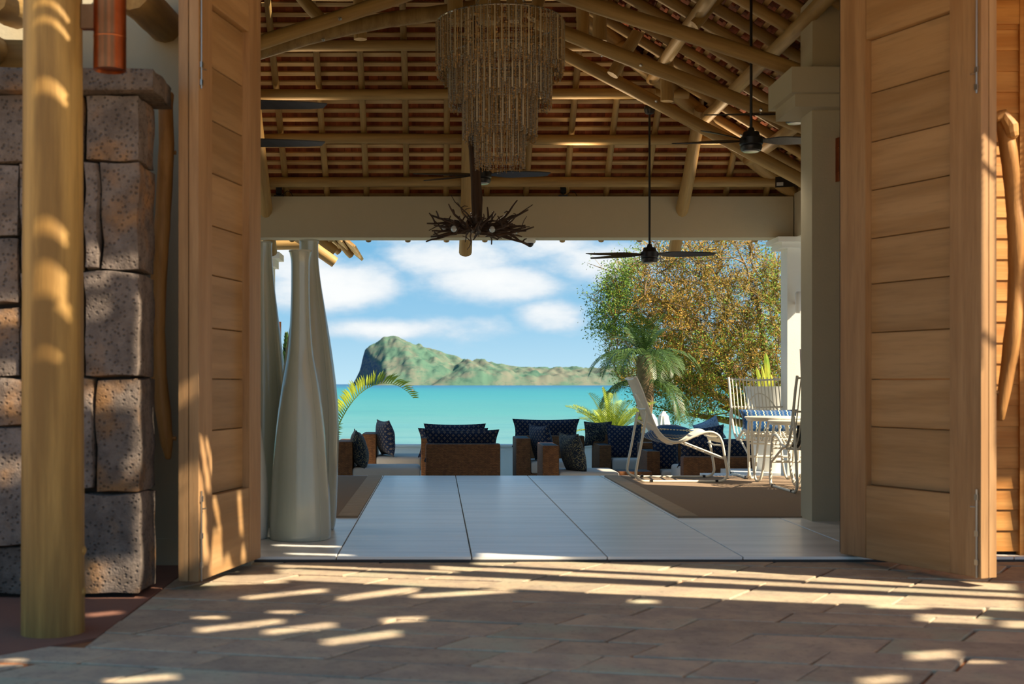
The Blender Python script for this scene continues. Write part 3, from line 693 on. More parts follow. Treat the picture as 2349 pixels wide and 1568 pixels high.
# truss poles
for nm, a, b, r, Yd in [('truss_chord', (1291, 121), (1900, 447), 15, 12.3), ('truss_chord', (1230, 50), (1990, 346), 16.5, 10.9), ('truss_chord', (1250, -26), (2130, 258), 17.5, 9.6),
                        ('truss_chord', (430, 152), (1000, -34), 17, 9.6)]:
    log(nm, at(*a, Yd), at(*b, Yd), r / F * Yd, ce, M['log'], seg=9)
Yd = 10.6
ln = MB().tube([at(440, 165, Yd), at(598, 118, Yd), at(703, 86, Yd), at(800, 63, Yd), at(886, 46, Yd), at(1021, 28, Yd), at(1110, 14, Yd)], [18 / F * Yd] * 7, 12)
soften(ln.build('truss_chord', M['log'], ce, Matrix()))
for nm, px, y1, r, Yd in [('king_post', 1045, 47, 18, 10.2), ('king_post', 1121, 44, 28, 9.9), ('king_post', 1181, 41, 18, 10.2), ('web_post', 1337, 80, 15, 11.4), ('web_post', 1377, 95, 16, 11.2), ('web_post', 1530, 232, 15, 11.9), ('web_post', 826, 90, 15, 11.2)]:
    p0 = at(px, y1, Yd); zt = min(5.15, 3.05 + .6 * (3.9 - p0.x), 3.1 + (13.7 - Yd)); zt = max(zt, p0.z + .3)
    log(nm, (p0.x, p0.y, zt), p0, r / F * Yd, ce, M['log'])
    if nm == 'king_post': MB().lathe([(r / F * Yd * .8, -.03), (r / F * Yd * 1.06, 0), (r / F * Yd * 1.06, .05), (r / F * Yd * .95, .06)], 14).build('post_end', M['log'], ce, Matrix.Translation(p0))
for a, b, r, Yd in [((1462, 76), (1405, 172), 14, 11.7), ((1250, -40), (1222, 45), 14, 11.2), ((690, -10), (742, 52), 14, 10.8), ((1655, -10), (1592, 58), 13, 10.4)]:
    log('brace', at(*a, Yd), at(*b, Yd), r / F * Yd, ce, M['log'])
for (x, y, Yd) in [(1380, 128, 12.1), (1700, 310, 12.1), (1505, 232, 12.1), (1470, 150, 10.7), (1745, 252, 10.7), (742, 92, 10.5), (780, 44, 9.5)]:
    MB().lathe([(.012, 0), (.016, .01), (.007, .03)], 6).build('bolt_head', M['steel'], ce, Matrix.Translation(at(x, y, Yd)) @ Matrix.Rotation(R(90), 4, 'X'))

# porch poles, and unseen slats added with openings shaped to the sun patches
PH = 3.6
def up(p): t = (PH - p.z) / SUN.z; q = p + SUN * t; return (q.x, q.y)
gaps = []
def g_floor(a, b, th, z=PZ):
    def fp(px, py): s = (py - VY) / (1 - z); Y = F / s; return Vector(((px - VX) / F * Y, Y, z))
    gaps.append([up(fp(a[0], a[1] - th / 2)), up(fp(b[0], b[1] - th / 2)), up(fp(b[0], b[1] + th / 2)), up(fp(a[0], a[1] + th / 2))])
def g_face(x0, y0, x1, y1, Y, sk=0, dy=5):
    gaps.append([up(at(x0 - 5, y0 - dy, Y)), up(at(x1 + 5, y0 + sk - dy, Y)), up(at(x1 + 5, y1 + sk + dy, Y)), up(at(x0 - 5, y1 + dy, Y))])
for f in [((1090, 1286), (2330, 1346), 16), ((1000, 1300), (2349, 1366), 9), ((640, 1316), (2349, 1391), 24), ((470, 1332), (660, 1326), 20), ((640, 1297), (1050, 1311), 7), ((560, 1372), (750, 1353), 10),
          ((780, 1374), (960, 1350), 13), ((950, 1367), (1180, 1353), 10), ((450, 1417), (520, 1416), 8), ((620, 1404), (690, 1402), 7), ((455, 1446), (650, 1424), 13), ((610, 1451), (770, 1433), 13),
          ((745, 1474), (920, 1450), 17), ((880, 1423), (975, 1418), 11), ((250, 1562), (410, 1549), 14), ((-20, 1522), (60, 1515), 15), ((200, 1412), (280, 1404), 9), ((1450, 1380), (1510, 1380), 8),
          ((2110, 1417), (2270, 1424), 17), ((2300, 1431), (2400, 1434), 16), ((2090, 1507), (2200, 1500), 20), ((2210, 1517), (2300, 1517), 7), ((1980, 1564), (2080, 1554), 18), ((2000, 1391), (2130, 1394), 9),
          ((650, 1280), (800, 1284), 4), ((620, 1260), (770, 1264), 4)]:
    g_floor(*f)
for f in [(60, -8, 195, 18), (60, 30, 195, 48), (70, 186, 182, 216), (68, 508, 182, 545), (68, 610, 180, 668), (140, 672, 198, 700), (70, 812, 150, 822)]: g_face(*f, 5.12)
for f in [(190, 582, 236, 614), (240, 592, 322, 618), (190, 706, 242, 734), (-40, 706, 50, 736), (-40, 828, 50, 858), (-40, 892, 50, 938), (188, 896, 214, 936), (225, 892, 318, 940), (200, 650, 240, 662), (288, 1060, 318, 1086),
          (212, 1292, 335, 1352), (-40, 1070, 50, 1112), (312, 690, 342, 1060), (318, 1120, 345, 1340), (190, 640, 230, 656)]: g_face(*f, 6.07, dy=11)
for f in [(408, 872, 441, 918, 6.31), (408, 1136, 441, 1290, 6.31)]: g_face(*f, sk=10)
def on_leaf(px, py):
    k = (px - VX) / F; t = (k * 7.16 + 1.0) / (k * .86 - .19); Yl = 7.16 - .86 * t; return at(px, py, Yl)
for q in [((456, 1000), (466, 1005), (486, 1130), (474, 1130)), ((470, 1005), (478, 1010), (492, 1090), (484, 1090)), ((444, 1040), (452, 1040), (482, 1290), (466, 1290)), ((456, 1080), (464, 1090), (474, 1200), (468, 1200)), ((486, 1135), (496, 1140), (512, 1225), (502, 1225)), ((490, 1215), (508, 1215), (514, 1320), (478, 1325)), ((544, 1130), (554, 1130), (560, 1230), (550, 1225)), ((556, 1250), (562, 1250), (566, 1290), (552, 1290))]:
    gaps.append([up(on_leaf(*p_)) for p_ in q])
for f in [(335, 376), (402, 425), (446, 470), (496, 552), (578, 760), (790, 1000), (1015, 1330)]: g_face(2240, f[0], 2300, f[1], 6.42, dy=9)
for f in [(330, 520), (530, 700), (720, 880), (1100, 1160), (1170, 1290)]: g_face(2272, f[0], 2322, f[1], 7.39)
for f in [(300, 345), (360, 420), (440, 520), (540, 600), (625, 760), (770, 860), (880, 960)]: g_face(2275, f[0], 2349, f[1], 6.68, dy=16)
pr = tag(setting('porch_poles_and_shade_slats', 'porch poles with unseen added slats that shape the dappled sun'), None)
sl = MB(); rowh = .02; y = 1.3
while y < 7.34:
    yc = y + rowh / 2; iv = []
    for g_ in gaps:
        xs = []
        for i in range(4):
            p, q = g_[i], g_[(i + 1) % 4]
            if (p[1] - yc) * (q[1] - yc) < 0: xs.append(p[0] + (q[0] - p[0]) * (yc - p[1]) / (q[1] - p[1]))
        if len(xs) >= 2: iv.append((min(xs), max(xs)))
        elif max(p[1] for p in g_) - min(p[1] for p in g_) < rowh and abs(sum(p[1] for p in g_) / 4 - yc) <= rowh / 2: iv.append((min(p[0] for p in g_), max(p[0] for p in g_)))
    iv.sort(); x = -1.5 + max(0, (5.2 - yc)) * 1.1
    for (a, b) in iv:
        if a > x: sl.box((x, y, PH), (a, y + rowh, PH + .012))
        x = max(x, b)
    if x < 9: sl.box((x, y, PH), (9, y + rowh, PH + .012))
    y += rowh
tag(sl.build('shade_slats', M['batten'], pr), kind='stuff')
for (a, b, r, Yd, Yb) in [((296, -25), (382, 62), 40, 6.3, 7.25), ((-30, -10), (40, 25), 40, 6.2, 7.1)]:
    log('porch_rafter', at(*a, Yd), at(*b, Yb), r / F * Yb, pr, M['log'])
log('porch_beam', (-5, 6.75, 2.75), (-1.98, 6.75, 2.72), .11, pr, M['log'])
log('porch_rafter', at(-60, 90, 6.0), at(10, 130, 7.1), .08, pr, M['log'])

po = thing('pole', 'stout round timber pole with sun bands standing before the stone wall', 'pole', (-1.593, 5.24, PZ))
pts = [(0.006 * mnoise.noise((k, 1, 3)), 0.006 * mnoise.noise((k, 9, 3)), .0 + 3.75 * k / 14) for k in range(15)]
soften(MB().tube(pts, [.128 - .001 * k for k in range(15)], 28).build('shaft', M['post'], po))
for (a, z, r) in ((.0, .17, .02), (.05, .34, .022), (PI, .22, .014)):
    MB().lathe([(r, 0), (r * .9, .006), (r * .4, .012)], 10).build('knot', M['post'], po, W['pole'] @ Matrix.Translation((.124 * math.cos(a), .124 * math.sin(a), z)) @ Matrix.Rotation(a, 4, 'Z') @ Matrix.Rotation(R(90), 4, 'Y'))
MB().lathe([(.05, -.012), (.05, .012)], 12).build('pole_shoe', M['black'], po)

# ------------------------------------------------------------------ wall lamps
def copper_lamp(loc, r, h, label, arm, name='wall_lamp', arm_len=.08):
    t = thing(name, label, 'lamp', loc)
    prof = [(r * .86, -h / 2 + .01), (r, -h / 2), (r, h / 2), (r * .86, h / 2 - .01)]
    b = MB().lathe(prof, 28).build('body', M['copper'], t); soften(b, 40)
    for z in (-h * .28, h * .28): soften(MB().lathe([(r, z - .004), (r * 1.02, z), (r, z + .004)], 28).build('seam', M['copper'], t), 60)
    a, c = arm
    MB().box(a, c).build('bracket', M['copper'], t)
    return t
Yd = 5.24; p = at(252, -10, Yd)
copper_lamp(p, 37 / F * Yd, .62, 'copper tube lamp bracketed to the round timber pole', ((-.115, -.02, -.14), (-.055, .02, -.04)))
p = Vector((2.955, 9.185, 1)); p.z = (sz(318, 9.2) + sz(418, 9.2)) / 2
copper_lamp(p, .06, .317, 'ribbed copper sconce on the cream column by the right door', ((-.03, .03, -.05), (.03, .06, .05)))
p = at(638, 758, 16.1)
copper_lamp(p, .04, .225, 'small copper lamp on the white column behind the vases', ((-.11, -.02, -.03), (-.03, .02, .03)))

# ------------------------------------------------------------------ ceiling fans
def fan(px, py, Y, toppx, toppy, label, rots, br=.62, canopy=True, group='black ceiling fans'):
    p = at(px, py, Y); t = thing('ceiling_fan', label, 'fan', p, 0, group)
    mo = MB().lathe([(.05, -.075), (.075, -.07), (.085, -.05), (.085, -.035), (.08, -.03), (.09, -.02), (.09, .03), (.07, .04), (.06, .075), (.03, .08), (.02, .11)], 24).build('motor', M['black'], t); soften(mo, 35)
    MB().lathe([(.03, -.084), (.06, -.08), (.066, -.074)], 20).build('light_cap', M['steel'], mo)
    zt = at(toppx, toppy, Y).z - p.z
    MB().tube([(0, 0, .1), (0, 0, zt)], .011, 10).build('rod', M['black'], t)
    if canopy: soften(MB().lathe([(.012, zt - .075), (.04, zt - .065), (.055, zt - .03), (.056, zt), (.05, zt + .01)], 20).build('canopy', M['black'], t), 35)
    ld = bpy.data.lights.new('fan_fill', 'SPOT'); ld.spot_size = R(150); ld.spot_blend = .6; ld.energy = 16; ld.color = (1, .86, .68); ld.shadow_soft_size = .07  # fill lamp added below each fan to brighten the room
    lo = bpy.data.objects.new('fan_fill', ld); C.objects.link(lo); lo.location = p + Vector((0, 0, -.13))
    for a in rots:
        n = 9; vs = []
        for k in range(n):
            f = k / (n - 1); r_ = .08 + (br - .08) * f; w = (.03 + .1 * min(1, f * 3.2)) * (1 - .25 * f); tw = -R(24 - 12 * f)
            if k == n - 1: w *= .7
            for s in (-1, 1):
                for zz in (0, .008): vs.append((r_ + (.03 if s < 0 and k == n - 1 else 0), s * w / 2 * math.cos(tw), s * w / 2 * math.sin(tw) + zz + .004 - .006 * f))
        fs = []
        for k in range(n - 1):
            b, c = 4 * k, 4 * k + 4; fs += [(b, c, c + 2, b + 2), (b + 1, b + 3, c + 3, c + 1), (b, b + 1, c + 1, c), (b + 2, c + 2, c + 3, b + 3)]
        fs += [(0, 2, 3, 1), (4 * n - 4, 4 * n - 3, 4 * n - 1, 4 * n - 2)]
        MB().add(vs, fs).build('blade', M['blade'], t, W[t.name] @ Matrix.Rotation(R(a), 4, 'Z'))
    return t
fan(1490, 585, 12.6, 1490, 246, 'black ceiling fan low before the tree on a long rod', (-8, 190, 110 + 40))
log('fan_block', at(1490, 236, 12.6), at(1490, 205, 12.6), .062, bpy.data.objects['ceiling'], M['log'], seg=2)
fan(1723, 325, 9.9, 1722, -90, 'black ceiling fan hanging high beside the column capital', (-4, 172, 222), .58)
fan(1824, 262, 10.6, 1840, -90, 'black ceiling fan half hidden behind the column capital', (177, 60, 300), .72)
fan(1105, 402, 11.6, 1105, 40, 'black ceiling fan under the beaded chandelier', (-6, 187, 150), .6)
fan(470, 240, 8.8, 470, -60, 'ceiling fan mostly behind the left door, upper of two', (3, 120, 240), .82)
fan(462, 328, 9.4, 462, -60, 'ceiling fan mostly behind the left door, lower of two', (2, 118, 238), .89)

# ------------------------------------------------------------------ beaded chandelier
Yd = 9.0; u = Yd / F; zt = sz(52, Yd)
ch = thing('beaded_chandelier', 'tiered chandelier of hanging wooden beads, shell strips and crystals', 'chandelier', (sx(1147, Yd), Yd, zt))
tiers = [(144, 0, 130), (116, 0, 200), (84, 0, 276), (56, 0, 340)]
for ti, (rp_, a, b) in enumerate(tiers):
    r_ = rp_ * u; beads, strips, cry = MB(), MB(), MB(); N_ = int(2 * PI * r_ / .0095); ztop = (0 if ti == 0 else -(tiers[ti - 1][2] - 55) * u)
    for k in range(N_):
        an = 2 * PI * k / N_ + random.uniform(-.01, .01); x, y = r_ * math.cos(an) + random.uniform(-.006, .006), r_ * math.sin(an) + random.uniform(-.006, .006)
        zb = -(b - random.uniform(0, 14)) * u; typ = k % 5
        if typ == 0:
            tx, ty = -math.sin(an) * .008, math.cos(an) * .008; zb = -(b - random.uniform(22, 40)) * u
            tw = random.uniform(-.004, .004)
            strips.box((-.0048, -.0013, zb), (.0048, .0013, ztop), Matrix.Translation((x * 1.02, y * 1.02, 0)) @ Matrix.Rotation(an + PI / 2 + random.uniform(-.5, .5), 4, 'Z'))
            for zz in range(2): cry.octa((x, y, zb - .012 - .016 * zz), .006, .009)
        elif typ in (1, 3):
            beads.tube([(x, y, ztop), (x, y, zb)], .0028, 4, False); z = ztop - random.uniform(0, .06)
            while z > zb: beads.octa((x, y, z), random.choice((.009, .011, .006))); z -= random.uniform(.03, .075)
        else:
            z = ztop
            while z > zb: cry.octa((x, y, z), .0045, .0075); z -= .017
    ring = [(r_ * math.cos(2 * PI * k / 32), r_ * math.sin(2 * PI * k / 32), ztop) for k in range(33)]
    rg_ = MB().tube(ring, .006, 6, False).build('tier_ring', M['steel'], ch)
    cry_o = cry.build('crystal_strand', M['crystal'], rg_); bo = beads.build('bead_strand', M['bead'], rg_); st = strips.build('shell_strip', M['shell'], rg_)
    for o in (cry_o, bo, st): tag(o, kind='stuff')
for (px_, sg) in ((1080, 1), (1120, 1), (1192, -1), (1222, -1)):
    a = at(px_, 48, Yd + (.25 if px_ in (1120, 1192) else -.2)); b = Vector((sx(1147, Yd) - sg * .06, Yd, 3.98)); d = (b - a); L = d.length; n = int(L / .03)
    mb = MB(); q = d.to_track_quat('Z', 'Y').to_matrix().to_4x4()
    for k in range(n):
        e = [(0.009 * math.cos(t), 0, .02 * math.sin(t)) for t in [2 * PI * j / 10 for j in range(11)]]
        tmp = MB().tube(e, .0025, 5, False); mb.add(tmp.v, tmp.f, Matrix.Translation(a + d * ((k + .5) / n)) @ q @ Matrix.Rotation(R(90) * (k % 2), 4, 'Z'))
    mb.build('chain', M['steel'], ch, Matrix())
log('hanger_post', (sx(1147, Yd), Yd, 3.95), (sx(1147, Yd), Yd, 4.9), .06, ce, M['log'])

# ------------------------------------------------------------------ driftwood chandelier
Yd = 11.0; u = Yd / F; cz = sz(522, Yd); cxx = sx(1095, Yd)
dc = thing('driftwood_chandelier', 'dark driftwood branch chandelier hanging on a gnarled stem', 'chandelier', (cxx, Yd, cz))
for k in range(7):
    a = 2 * PI * k / 7; rr_ = 8 * u
    pts = [(rr_ * math.cos(a + .6 * j / 6) * (1 - .1 * j / 6) + mnoise.noise((k, j * .7, 2)) * .012 - .03 * (j / 6) ** 2 * 1.6, rr_ * math.sin(a + .6 * j / 6) + mnoise.noise((k, j * .7, 8)) * .012, -.03 + .85 * j / 6) for j in range(7)]
    soften(MB().tube(pts, [.018 + .004 * mnoise.noise((k, j, 1)) for j in range(7)], 7).build('stem_strand', M['drift_dark'], dc), 60)
log('stem_rod', (cxx - .03, Yd, cz + .8), (cxx - .03, Yd, 4.3), .02, dc, M['drift_dark'])
rng = random.Random(5)
for k in range(74):
    a = rng.uniform(0, 2 * PI); L = rng.uniform(.22, .48); el = rng.choice([-.12, -.05, .02, .1, .22, .4, .1, -.2, .6 if k % 3 == 0 else .2])
    st = rng.uniform(.02, .2); pts = []; cur = Vector((st * math.cos(a), st * math.sin(a), rng.uniform(-.06, .05))); d = Vector((math.cos(a) * math.cos(el), math.sin(a) * math.cos(el), math.sin(el)))
    for j in range(6):
        pts.append(cur.copy()); d = (d + Vector((rng.uniform(-.3, .3), rng.uniform(-.3, .3), rng.uniform(-.25, .25)))).normalized(); cur = cur + d * L / 5
        if Vector((cur.x, cur.y)).length > .5 or cur.z < -.15: break
    if len(pts) < 3: continue
    r0 = rng.uniform(.008, .017); mb = MB().tube(pts, [r0 * (1 - .12 * j) for j in range(len(pts))], 6)
    if len(pts) > 4:
        f = pts[3] + Vector((rng.uniform(-.08, .08), rng.uniform(-.08, .08), rng.uniform(-.02, .1))); mb.tube([pts[3], (pts[3] + f) / 2 + Vector((0, 0, .01)), f], [r0 * .6, r0 * .5, r0 * .35], 5)
    soften(mb.build('branch', M['drift_dark'], dc), 60)
for (px_, py_, dy) in ((1041, 525, -.3), (1129, 526, -.3), (1180, 533, .1), (1018, 524, .1)):
    p = at(px_, py_, Yd + dy); MB().lathe([(.004, -.026), (.018, -.02), (.026, 0), (.018, .02), (.008, .028)], 14).build('bulb', M['bulb'], dc, Matrix.Translation(p)); soften(bpy.data.objects[[o.name for o in dc.children if o.name.startswith('bulb')][-1]], 80) if False else None

# spot heads and speaker above the beam, dome camera below it
def spot(px, py, label, Yd=13.75):
    p = at(px, py, Yd); t = thing('spotlight', label, 'spotlight', (p.x, p.y, 3.03), 0, 'small black spotlights on the far beam')
    z = p.z - 3.03
    MB().box((-.05, -.02, 0), (.05, .04, .02)).build('foot', M['black'], t)
    MB().tube([(0, 0, .01), (0, 0, z)], .008, 8).build('stem', M['black'], t)
    soften(MB().lathe([(.025, -.06), (.032, -.055), (.036, .06), (.03, .065)], 18).build('head', M['black'], t, W[t.name] @ Matrix.Translation((0, 0, z + .03)) @ Matrix.Rotation(R(-8), 4, 'X')), 40)
    MB().tube([(.03, 0, .02), (.09, .01, .07), (.13, 0, .05), (.15, 0, .01)], .004, 6).build('cable', M['black'], t)
def uplight(x, z, power, tilt=0.0, Yd=13.55):
    ld = bpy.data.lights.new('spot_beam', 'SPOT'); ld.energy = power; ld.color = (1, .72, .42); ld.spot_size = R(75); ld.spot_blend = 1.0; ld.shadow_soft_size = .06
    lo = bpy.data.objects.new('spot_beam', ld); C.objects.link(lo); lo.location = (x, Yd, z)
    lo.rotation_euler = Vector((-tilt, 1.0, -.8)).to_track_quat('Z', 'Y').to_euler()
for (x_, pw) in ((-1.5, 90), (1.5, 110), (2.9, 70)): uplight(x_, 3.06, pw, Yd=13.45)  # rightmost uplight has no spotlight head; added to brighten the roof
spot(640, 440, 'black spotlight on the beam near the left door')
spot(1292, 437, 'black spotlight on the beam right of the driftwood chandelier')
p = at(1803, 418, 12.9); sp = thing('speaker', 'small black wedge speaker tilted under the roof poles at right', 'speaker', p, R(-20))
MB().add([(-.1, -.08, -.06), (.1, -.08, -.06), (.1, .08, -.03), (-.1, .08, -.03), (-.1, -.06, .05), (.1, -.06, .05), (.1, .1, .07), (-.1, .1, .07)], [(3, 2, 1, 0), (4, 5, 6, 7), (0, 1, 5, 4), (1, 2, 6, 5), (2, 3, 7, 6), (3, 0, 4, 7)]).build('cabinet', M['black'], sp)
MB().box((-.085, -.088, -.045), (-.02, -.07, -.01)).build('badge', M['steel'], sp); MB().tube([(0, .05, .05), (.02, .1, .16)], .014, 8).build('mount', M['black'], sp)
p = at(1216, 549, 13.85); dm = thing('dome_camera', 'little dome security camera under the grey beam', 'camera', (p.x, p.y, 2.585))
soften(MB().lathe([(.06, 0), (.062, -.03), (.05, -.045)], 20).build('housing', M['white_plaster'], dm), 30)
soften(MB().lathe([(.04, -.045), (.036, -.065), (.022, -.082), (.006, -.088)], 18).build('dome', M['black'], dm), 80)

# ------------------------------------------------------------------ vases
def vase(cx, cy, prof, label, m_, sq=(1, 1), rot=0, seam=True):
    t = thing('vase', label, 'vase', (cx, cy, 0), rot)
    # smooth the profile
    P = [Vector((r, z)) for r, z in prof]; out = []
    for i in range(len(P) - 1):
        p0, p1, p2, p3 = P[max(i - 1, 0)], P[i], P[i + 1], P[min(i + 2, len(P) - 1)]
        for k in range(5):
            q = k / 5; out.append(.5 * ((2 * p1) + (p2 - p0) * q + (2 * p0 - 5 * p1 + 4 * p2 - p3) * q * q + (3 * p1 - p0 - 3 * p2 + p3) * q ** 3))
    out.append(P[-1]); pr_ = [(p.x, p.y) for p in out]
    zt = pr_[-1][1]; rt = pr_[-1][0]
    pr_ += [(rt * .86, zt - .004), (rt * .8, zt - .1), (rt * .7, zt - .3)]
    n = 40; vs = []
    for (r, z) in pr_:
        for k in range(n):
            an = 2 * PI * k / n; rr_ = r * (1 + .012 * mnoise.noise((math.cos(an) * 1.5 + cx * 9, math.sin(an) * 1.5, z * 1.5)))
            vs.append((rr_ * math.cos(an) * sq[0], rr_ * math.sin(an) * sq[1], z))
    fs = [tuple(range(n - 1, -1, -1))]
    for i in range(len(pr_) - 1):
        for k in range(n): k2 = (k + 1) % n; fs.append((i * n + k, i * n + k2, (i + 1) * n + k2, (i + 1) * n + k))
    b = MB().add(vs, fs).build('body', m_, t); soften(b, 70)
    if seam:
        for a0 in (-.75, 2.4):
            pts = [((r + .001) * math.cos(a0) * sq[0], (r + .001) * math.sin(a0) * sq[1], z) for (r, z) in [(p.x, p.y) for p in out[2:-2]]]
            MB().tube(pts, .004, 6).build('seam', m_, b)
    MB().lathe([(rt * .98, zt - .006), (rt * 1.05, zt - .002), (rt * 1.03, zt + .006), (rt * .9, zt + .004)], 30).build('lip', m_, b, W[t.name] @ Matrix.Scale(sq[0], 4, (1, 0, 0)))
    return t
vase(-.885, 8.17, [(.185, .0), (.196, .012), (.197, .08), (.188, .3), (.170, .55), (.148, .78), (.117, 1.0), (.088, 1.16), (.075, 1.27), (.066, 1.4), (.060, 1.55), (.058, 1.72), (.06, 1.80), (.071, 1.855)],
     'pale celadon bottle vase in front, widest at its base', M['glaze'])
vase(-.885, 8.72, [(.165, 0), (.178, .015), (.19, .12), (.2, .38), (.206, .62), (.202, .82), (.185, 1.02), (.155, 1.25), (.118, 1.48), (.085, 1.68), (.068, 1.82), (.064, 1.92), (.066, 1.985)],
     'tall celadon bottle vase behind the front one, bulging at mid height', M['glaze'])
vase(-1.235, 8.95, [(.17, 0), (.19, .02), (.2, .3), (.2, .6), (.185, .85), (.155, 1.1), (.12, 1.4), (.088, 1.65), (.07, 1.82), (.064, 1.94), (.066, 2.0)],
     'grey celadon bottle vase partly behind the left door', M['glaze'])
vase(-1.235, 8.2, [(.12, 0), (.137, .015), (.142, .12), (.135, .35), (.11, .6), (.075, .82), (.055, .95), (.05, 1.02)], 'short white vase tucked beside the left door', M['glaze_w'], seam=False)

# ------------------------------------------------------------------ rugs
def rug(label, x0, x1, y0, y1, edges):
    t = thing('rug', label, 'rug', (0, 0, 0))
    MB().slab([(x0, y0), (x1, y0), (x1, y1), (x0, y1)], .0, .011, .003).build('field', M['rug'], t)
    b = .15
    for side in edges:
        xa = x0 if side == 'l' else x1 - b; y = y0
        mb = MB()
        while y < y1:
            l = random.uniform(.2, .34); mb.slab([(xa, y), (xa + b, y), (xa + b, min(y + l - .004, y1)), (xa, min(y + l - .004, y1))], .008, .0165, .003); y += l
        mb.build('border', M['rug_edge'], t)
rug('brown woven rug on the left behind the vases', -4.6, -.595, 9.45, 13.62, 'r')
rug('brown woven rug on the right under the white rattan chairs', 1.8, 4.19, 9.45, 13.62, 'l')

# ------------------------------------------------------------------ cushions
def pillow(name, label, loc, w, h, t, m_, rz=0, rx=0, ry=0, cat='cushion', group=None, pinch=.10):
    n = 14; vs = []; fs = []
    def P(i, j, s):
        a, b = -1 + 2 * i / n, -1 + 2 * j / n
        f = max(0, (1 - a ** 2)) ** .55 * max(0, (1 - b ** 2)) ** .55
        k = 1 - pinch * (1 - abs(a) ** 2) * abs(b) ** 2; k2 = 1 - pinch * (1 - abs(b) ** 2) * abs(a) ** 2
        return (a * w / 2 * k2, s * t / 2 * f + .003 * s + mnoise.noise((a * 2 + loc[0] * 5, b * 2, s)) * .012 * f, b * h / 2 * k)
    for s in (-1, 1):
        for j in range(n + 1):
            for i in range(n + 1): vs.append(P(i, j, s))
    N1 = (n + 1) ** 2
    for j in range(n):
        for i in range(n):
            a = j * (n + 1) + i; fs.append((a, a + 1, a + n + 2, a + n + 1)); fs.append((N1 + a, N1 + a + n + 1, N1 + a + n + 2, N1 + a + 1))
    rim = [j * (n + 1) for j in range(n + 1)]
    for i in range(n):
        for (p, q) in ((i, i + 1), ((n) * (n + 1) + i + 1, n * (n + 1) + i)): fs.append((q, p, N1 + p, N1 + q))
        for (p, q) in (((i + 1) * (n + 1), i * (n + 1)), (i * (n + 1) + n, (i + 1) * (n + 1) + n)): fs.append((q, p, N1 + p, N1 + q))
    Mx = Matrix.Translation(loc) @ Matrix.Rotation(rz, 4, 'Z') @ Matrix.Rotation(rx, 4, 'X') @ Matrix.Rotation(ry, 4, 'Y')
    root = bpy.data.objects.new(name, None); link(root, None, Mx); tag(root, label, cat, group)
    MB().add(vs, fs).build('cover', m_, root, smooth=True)
    pip = [P(i, 0, 0) for i in range(n + 1)] + [P(n, j, 0) for j in range(1, n + 1)] + [P(i, n, 0) for i in range(n - 1, -1, -1)] + [P(0, j, 0) for j in range(n - 1, -1, -1)]
    MB().tube(pip, .006, 6, False).build('piping', m_, root, smooth=True)
    return root

# ------------------------------------------------------------------ wicker seating (local: seat faces +Y)
def armchair(label, loc, rz, w=.9, d=.88, bh=.745, sh=.47, arms='', cat='armchair', name='wicker_armchair', bt=.2):
    t = thing(name, label, cat, loc, rz, 'brown wicker seating on the terrace')
    rbox((-w / 2, -d / 2, 0), (w / 2, -d / 2 + bt, bh), .022, 2, 'backrest', M['wicker'], t)
    rbox((-w / 2, -d / 2 + bt - .02, .02), (w / 2, d / 2, .26), .02, 2, 'base', M['wicker'], t)
    rbox((-w / 2 + (.18 if 'l' in arms else .0), -d / 2 + bt - .005, .255), (w / 2 - (.18 if 'r' in arms else .0), d / 2 + .02, sh), .05, 3, 'seat_cushion', M['seat'], t)
    for a, s in (('l', -1), ('r', 1)):
        if a in arms:
            x0, x1 = (s * w / 2, s * (w / 2 - .17)); rbox((min(x0, x1), -d / 2 + bt - .03, 0), (max(x0, x1), d / 2, .62 if bh > .65 else bh), .022, 2, 'arm', M['wicker'], t)
    for sx_ in (-1, 1):
        for sy_ in (-1, 1): MB().lathe([(.02, -.004), (.022, .02)], 8).build('foot', M['black'], t, W[t.name] @ Matrix.Translation((sx_ * (w / 2 - .06), sy_ * (d / 2 - .06), 0)))
    return t
Z0 = TZ + .004
G_ = 'navy sprig cushions on the wicker seats'
armchair('wicker armchair with its woven back to the room at centre', (.31, 15.64, Z0), 0)
pillow('cushion', 'dark sprig cushion leaning over the central wicker back', (.30, 15.55, .24), .92, .40, .16, M['navy'], rx=R(10))
armchair('second wicker armchair in the central row, behind the nearest', (.235, 17.3, Z0), 0)
pillow('cushion', 'dark sprig cushion on the second armchair of the central row', (.215, 17.2, .20), .95, .40, .16, M['navy'], rx=R(8))
armchair('farthest wicker armchair in the central row', (.27, 18.9, Z0), 0)
pillow('cushion', 'dark sprig cushion on the farthest central armchair, highest of three', (.26, 18.8, .2), .92, .42, .16, M['navy'], rx=R(8))
# left seats face +X
armchair('wicker lounge seat nearest the vases with pale grey cushion', (-.72, 15.42, Z0), -R(90), w=.8, d=.98, bh=.78)
pillow('cushion', 'dark scroll cushion leaning on the lounge seat nearest the vases', (-.94, 15.3, .2), .55, .5, .2, M['navy_s'], rz=-R(84), rx=R(12))
armchair('wicker lounge seat behind the one nearest the vases', (-.64, 17.75, Z0), -R(90), w=.8, d=.8, bh=.78)
pillow('cushion', 'blue sprig cushion on the far left lounge seat', (-.72, 17.55, .25), .55, .5, .22, M['navy'], rz=-R(70), rx=R(8))
